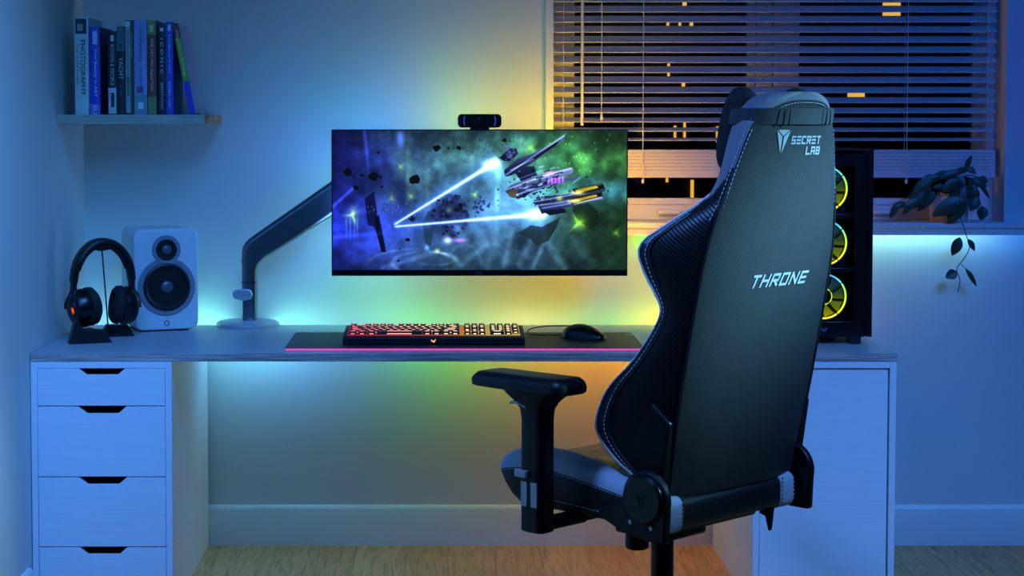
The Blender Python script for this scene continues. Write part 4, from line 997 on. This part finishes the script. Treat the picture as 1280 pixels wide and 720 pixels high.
# head pillow with its strap
bm = B(); rings = []
for i in range(25):
    u = -1 + 2 * i / 24; x = .010 + .120 * u; e = (1 - abs(u) ** 5) ** .5 if abs(u) < 1 else 0
    ear = .022 * math.exp(-((abs(u) - .82) / .2) ** 2); hh = .07 * (.62 + .38 * e); cz = 1.288
    th_ = .006 + .042 * e; ring = []
    for j in range(20):
        a = 2 * PI * j / 20; cs, sn = math.cos(a), math.sin(a)
        zz_ = cz + hh * math.copysign(abs(sn) ** .7, sn) + (ear if sn > 0 else -ear) * abs(sn) + .004
        ring.append(Vector((x, py_(cz) + .090 + th_ * math.copysign(abs(cs) ** .8, cs) - (zz_ - cz) * TL, zz_)))
    rings.append(ring)
loft(bm, rings); hpw = obj('head_pillow', bm, M['velour'], ch)
bm = B(); sr = []
for z, o_ in ((1.300, .002), (1.301, .0048), (1.318, .0052), (1.333, .0048), (1.334, .002)):
    h = half(1.318); y0 = py_(z); r_ = []
    full = [(x, d) for x, d in h] + [(-x, d) for x, d in h[-2:0:-1]]
    for x, d in full:
        if d > .045: d += .012
        q = Vector((x, d - .03)); q = q + q.normalized() * o_; r_.append(Vector((q.x, y0 + q.y + .03 - .0015, z)))
    sr.append(r_)
loft(bm, sr, False); obj('strap', bm, M['strap'], hpw)
bm = B()
for x in (-.078, -.060, .070, .086):
    tube(bm, [onp(x, 1.3345, .009), onp(x, 1.330, .0115), onp(x, 1.304, .0115), onp(x, 1.2995, .009)], .0014, 6)
obj('strap_loop', bm, M['blk'], hpw)
# moulded side covers over the hinge arms, and the hinge housings
for s in (-1, 1):
    bm = B(); poly_ = [(.085, .548), (.088, .66), (.060, .735), (.012, .695), (.006, .56)]
    def cov(u, z, w): return Vector((s * (.231 + w + .10 * (u - .01) * max(0, min(1, (z - .5) / .15)) * 1.8), py_(z) + u, z))
    A_ = [bm.verts.new(cov(u, z, -.02)) for u, z in poly_]; B_ = [bm.verts.new(cov(u, z, .012)) for u, z in poly_]
    bm.faces.new(A_); bm.faces.new(B_[::-1])
    for i in range(5): bm.faces.new((A_[i], B_[i], B_[(i + 1) % 5], A_[(i + 1) % 5]))
    sc = obj('side_cover', bm, M['blk'], bk, bevel=.004, seg=3)
    q = cov(.05, .628, .012); bm = B(); cyl(bm, q, q + Vector((s * .0015, 0, 0)), .004, 12); obj('bolt', bm, M['blkm'], sc)
    bm = B()
    out_ = [(-.185 + .058 * math.cos(R(a)), .543 + .058 * math.sin(R(a))) for a in range(-15, 200, 8)] + [(-.240, .500), (-.238, .458), (-.190, .458), (-.130, .466), (-.075, .486), (-.058, .505)]
    hx = lambda v: s * v - (.018 if s < 0 else .040)
    prism(bm, out_, 'x', hx(.248), hx(.268)); hc = obj('hinge_housing', bm, M['blk'], ch, bevel=.005, seg=3)
    bm = B(); lathe(bm, [(.0001, hx(.277)), (.046, hx(.277)), (.051, hx(.273)), (.052, hx(.266)), (.0001, hx(.266))], 'x', (0, -.185, .543), 40); obj('hinge_cap', bm, M['blks'], hc)
    bm = B()
    for pl_ in ([(-.016, .014), (-.002, .004), (-.002, -.02)], [(.016, .014), (.002, .004), (.002, -.02)]):
        prism(bm, [(-.185 + u, .543 + v) for u, v in pl_], 'x', hx(.2770), hx(.2777))
    obj('hinge_emblem', bm, M['blkm'], hc)
    for yy, zz_ in ((-.150, .492), (-.205, .487)):
        bm = B(); lathe(bm, [(.0001, hx(.2710)), (.0045, hx(.2705)), (.006, hx(.268)), (.0001, hx(.267))], 'x', (0, yy, zz_), 14); obj('screw', bm, M['silver'], hc)
# rear bar of the seat with its pale end wraps
def bar(bm, x0, x1, g=0.):
    prism(bm, rrect(-.212 - g, -.135, .466 - g, .538 + g, .022, 5), 'x', x0, x1)
bm = B(); bar(bm, -.236, .200); rb = obj('rear_bar', bm, M['leather'], ch, bevel=.003)
for x0, x1 in ((-.236, -.194), (.142, .192)):
    bm = B(); bar(bm, x0, x1, .0022); wr_ = obj('end_wrap', bm, M['ash'], rb, bevel=.002)
    xx = x1 - .004 if x0 < 0 else x0 + .004; bm = B()
    for x_ in ((xx,) if x0 < 0 else (xx, x1 - .004)): dashes(bm, [(x_, -.2148, .535 - .004 * k) for k in range(17)], .005, .004, .001)
    obj('stitching', bm, M['blk'], wr_)
# seat cushion
def crest(y):
    P_ = [(-.17, .562), (-.08, .581), (.0, .597), (.06, .606), (.10, .606), (.14, .600), (.17, .590), (.19, .580)]
    for a, b_ in zip(P_, P_[1:]):
        if y <= b_[0]: return a[1] + (b_[1] - a[1]) * max(0, (y - a[0]) / (b_[0] - a[0]))
    return P_[-1][1]
ys = [-.17 + .012 * i for i in range(31)]
rings = []
def seat_half(y):
    cz = crest(y); zb = .476; mid = .576 - .022 * max(0, (-.05 - y) / .12) - .012 * max(0, (y - .12) / .07); H_ = cz - zb
    w = .274 - .010 * max(0, (y - .10) / .09) ** 2
    return [(0, zb), (w - .055, zb), (w - .018, zb + .004), (w - .006, zb + .20 * H_), (w, zb + .45 * H_), (w - .001, zb + .68 * H_), (w - .005, zb + .82 * H_), (w - .016, zb + .94 * H_), (w - .034, cz), (w - .058, cz - .004), (w - .09, cz - .35 * (cz - mid)), (w - .13, mid + .003), (.08, mid - .002), (0, mid - .003)]
def seat_y(y, z): return y + .047 * max(0, min(1, (y - .04) / .15)) * max(0, min(1, (z - .476) / .075))
for y in ys:
    h = seat_half(y); h = [(x - .008, z) for x, z in h] + [(-x - .008, z) for x, z in h[-2:0:-1]]
    rings.append([Vector((x, seat_y(y, z), z)) for x, z in h])
nh2 = len(seat_half(0)); nr2 = len(rings[0])
def smat(i, j):
    k = j if j < nh2 - 1 else nr2 - 1 - j
    return 1 if 5 <= k <= 8 else 0
last = rings[-1]; cen = sum(last, Vector()) / len(last)
rings.append([cen + (p - cen) * .94 + Vector((0, .007, 0)) for p in last]); rings.append([cen + (p - cen) * .78 + Vector((0, .012, 0)) for p in last])
bm = B(); loft(bm, rings, True, 0, True, smat); se = obj('seat', bm, [M['leather'], M['ash']], ch, ang=50)
bm = B()
for s in (-1, 1):
    for k_, ox_, oz_, lim in ((5, .0012, -.003, .2), (8, -.006, .001, .2), (3, .0015, 0, .1)):
        dashes(bm, [Vector((s * (seat_half(y)[k_][0] + ox_) - .008, seat_y(y, seat_half(y)[k_][1]), seat_half(y)[k_][1] + oz_)) for y in ys if y < lim])
obj('stitching', bm, M['thread'], se)
# armrests
for s in (-1, 1):
    bm = B(); rings = []
    for z, g in ((.751, .006), (.754, .001), (.766, 0), (.776, .004), (.783, .012), (.785, .022)):
        rings.append([Vector((s * .368 + x * s, y, z - .004 * max(0, (y - .10) / .1) * (z > .77))) for x, y in rrect(-.052 + g, .050 - g, -.072 + g, .192 - g, .026 - g * .6, 6)])
    loft(bm, rings); ap = obj('arm_pad', bm, M['blk'], ch, ang=50)
    bm = B(); rings = []
    for z, a, b_, w in ((.752, -.030, .112, .036), (.740, -.022, .098, .034), (.726, -.006, .078, .030), (.712, .002, .068, .026), (.690, .003, .066, .024), (.50, .003, .066, .024), (.458, .003, .066, .024), (.4555, .008, .060, .02)):
        rings.append([Vector((s * .366 + x, y, z)) for x, y in rrect(-w, w, a, b_, .014, 4)])
    loft(bm, rings); po = obj('arm_post', bm, M['blk'], ch, ang=40)
    bm = B(); prism(bm, rrect(.010, .060, .458, .478, .006, 3), 'x', s * .24, s * .35); box(bm, *sorted((s * .255, s * .20)), .0, .05, .466, .474); obj('arm_bracket', bm, M['blkm'], po)
    bm = B(); tube(bm, cat([(s * .394, .086, .722), (s * .395, .066, .7245), (s * .394, .04, .716)], 5), .0028, 8); obj('height_lever', bm, M['silver'], po)
    bm = B(); xo = s * .3895
    for a, b_ in ((.012, .030), (.040, .058)): box(bm, *sorted((xo, xo + s * .0025)), a, b_, .510, .562)
    obj('scale_insert', bm, M['silver'], po, bevel=.001)
    bm = B(); box(bm, *sorted((xo, xo + s * .010)), .036, .070, .570, .586); obj('button', bm, M['silver'], po, bevel=.002)
# mechanism, knob, lever, gas lift, star base, castors
bm = B(); box(bm, -.13, .13, -.16, .12, .446, .476); box(bm, -.07, .07, -.07, .08, .40, .446); obj('tilt_mechanism', bm, M['blkm'], ch, bevel=.008)
bm = B(); lathe(bm, [(.0001, .416), (.020, .416), (.025, .420), (.025, .444), (.02, .452), (.0001, .452)], 'z', (-.205, -.10, 0), 20); obj('tension_knob', bm, M['blk'], ch)
bm = B(); prism(bm, [(-.20, .47), (-.165, .466), (-.168, .452), (-.184, .447), (-.193, .415), (-.197, .447)], 'x', .125, .140); obj('recline_lever', bm, M['blkm'], ch, bevel=.002)
bm = B(); lathe(bm, [(.0001, .41), (.0255, .41), (.0255, .22), (.031, .22), (.033, .09), (.0001, .09)], 'z', (0, 0, 0), 32); obj('gas_lift', bm, M['blks'], ch)
bm = B(); lathe(bm, [(.0001, .125), (.045, .125), (.05, .115), (.05, .075), (.0001, .075)], 'z', (0, 0, 0), 32)
for k in range(5):
    a = R(20 + 72 * k); d = Vector((math.cos(a), math.sin(a), 0)); n_ = Vector((-d.y, d.x, 0))
    loft(bm, [[d * r + n_ * w + Vector((0, 0, z0)), d * r - n_ * w + Vector((0, 0, z0)), d * r - n_ * w * .7 + Vector((0, 0, z1)), d * r + n_ * w * .7 + Vector((0, 0, z1))] for r, w, z0, z1 in ((.035, .034, .08, .122), (.18, .027, .078, .108), (.31, .022, .070, .092))])
obj('star_base', bm, M['blkm'], ch, bevel=.004)
for k in range(5):
    a = R(20 + 72 * k); c_ = Vector((math.cos(a) * .295, math.sin(a) * .295, 0)); bm = B()
    for w in (-.019, .007): lathe(bm, [(.0001, w), (.026, w), (.030, w + .003), (.030, w + .009), (.026, w + .012), (.0001, w + .012)], 'x', c_ + Vector((0, 0, .030)), 24)
    cyl(bm, c_ + Vector((0, 0, .03)), c_ + Vector((0, 0, .074)), .009, 12); box(bm, c_.x - .007, c_.x + .007, c_.y - .02, c_.y + .02, .024, .058)
    obj('castor', bm, M['blk'], ch)

# ================================================================== LIGHT
def area(name, loc, target, size, sy, c, w):
    l = bpy.data.lights.new(name, 'AREA'); l.shape = 'RECTANGLE'; l.size = size; l.size_y = sy; l.color = c[:3]; l.energy = w
    o = bpy.data.objects.new(name, l); COL.objects.link(o); o.location = loc
    o.rotation_euler = (Vector(target) - Vector(loc)).to_track_quat('-Z', 'Y').to_euler(); return o
for nm, lo, ta, en, spd in (('blue_left_lamp', (-.85, -2.25, 2.45), (-.9, -.757, .25), 10.5, 58), ('blue_right_lamp', (1.75, -2.5, 2.45), (1.1, -.757, .25), 10.5, 62),
                            ('blue_wash_fill', (-.30, -2.0, 2.4), (-1.113, -1.2, 1.0), 10, 75), ('blue_corner_fill', (1.9, -2.2, 2.45), (1.7, 0, .9), 6, 100), ('blue_back_fill', (-.5, -3.2, 2.4), (-.75, 0, 1.2), 9, 70)):  # wash, corner and back are unseen fills added to tint the walls blue
    t_ = area(nm, lo, ta, .9, .9, col(46, 116, 255), en); t_.data.spread = R(spd)
t_ = area('blue_chair_fill', (-.25, -2.6, 2.4), (.40, -1.70, .98), .3, .3, col(88, 142, 240), 2.5); t_.data.spread = R(42)  # unseen light added for the chair's left side and pale bands
t_ = area('teal_chair_fill', (2.25, -1.95, 1.7), (.70, -1.80, 1.06), .3, .3, col(112, 188, 235), 17)  # unseen narrow spot added to brighten the chair back
t_.data.spread = R(21)
# ---- tuned light output: linear RGB of every LED strip stop, lamp and added fill
LED = {
    'desk_led_light': [[2.0, 6.0, 8.5], [2.7, 8.5, 10.0], [3.45, 15.78, 10.75], [1.12, 2.57, 3.31], [1.44, 6.74, 0.0], [1.22, 4.31, 0.0], [7.4, 7.2, 0.0], [0.0, 4.76, 0.0], [25.22, 22.33, 0.0], [3.0, 5.5, 11.0]],
    'under_desk_fill_light': [[4.2, 12.87, 4.9], [2.68, 12.86, 38.55], [0.0, 2.38, 9.97], [0.0, 18.41, 0.0], [7.56, 5.57, 0.0], [25.43, 4.11, 0.0], [28.19, 5.0, 0.0]],
    'sill_led_light': [[0.5, 22.0, 1.0], [0.5, 30.0, 4.0], [3.5, 17.0, 15.0], [7.5, 19.0, 16.0], [4.5, 13.5, 17.0], [0.4, 2.8, 11.0]],
    'bias_light_top': [[0.0, 34.55, 25.56], [0.0, 0.0, 20.6], [0.0, 3.94, 15.03], [17.08, 40.11, 0.0], [17.19, 4.44, 0.0], [4.97, 15.08, 0.0], [107.83, 49.91, 0.0]],
    'bias_light_bottom': [[6.62, 39.37, 26.67], [2.19, 5.3, 0.0], [3.68, 3.77, 0.0], [0.0, 0.0, 0.0], [0.0, 0.0, 0.0]],
    'bias_light_left': [[3.23, 10.44, 37.18]],
    'bias_light_right': [[43.46, 17.34, 0.0]],
}
LAMP = {
    'blue_left_lamp': [0.42, 1.19, 6.96],
    'blue_right_lamp': [1.2, 3.7, 9.8],
    'blue_wash_fill': [0.86, 3.97, 11.41],
    'blue_corner_fill': [0.0, 2.41, 15.91],
    'blue_back_fill': [0.2, 1.5, 4.2],
    'teal_chair_fill': [0.62, 1.7, 2.45],
}
for nm, cs in LED.items():
    nt = bpy.data.materials[nm].node_tree; mx = max(max(c) for c in cs) or 1
    e_ = [n for n in nt.nodes if n.type == 'EMISSION'][0]; rr = [n for n in nt.nodes if n.type == 'VALTORGB']
    e_.inputs[1].default_value = mx
    if rr:
        for el, c in zip(rr[0].color_ramp.elements, cs): el.color = tuple(v / mx for v in c) + (1,)
    else: e_.inputs[0].default_value = tuple(v / mx for v in cs[0]) + (1,)
for nm, c in LAMP.items():
    l = bpy.data.objects[nm].data; mx = max(c) or 1; l.energy = mx; l.color = tuple(v / mx for v in c)
# ---- end of tuned light output
wd = bpy.data.worlds.new('night'); S.world = wd; wd.use_nodes = True
bg = wd.node_tree.nodes['Background']; bg.inputs[0].default_value = col(6, 8, 16); bg.inputs[1].default_value = .3
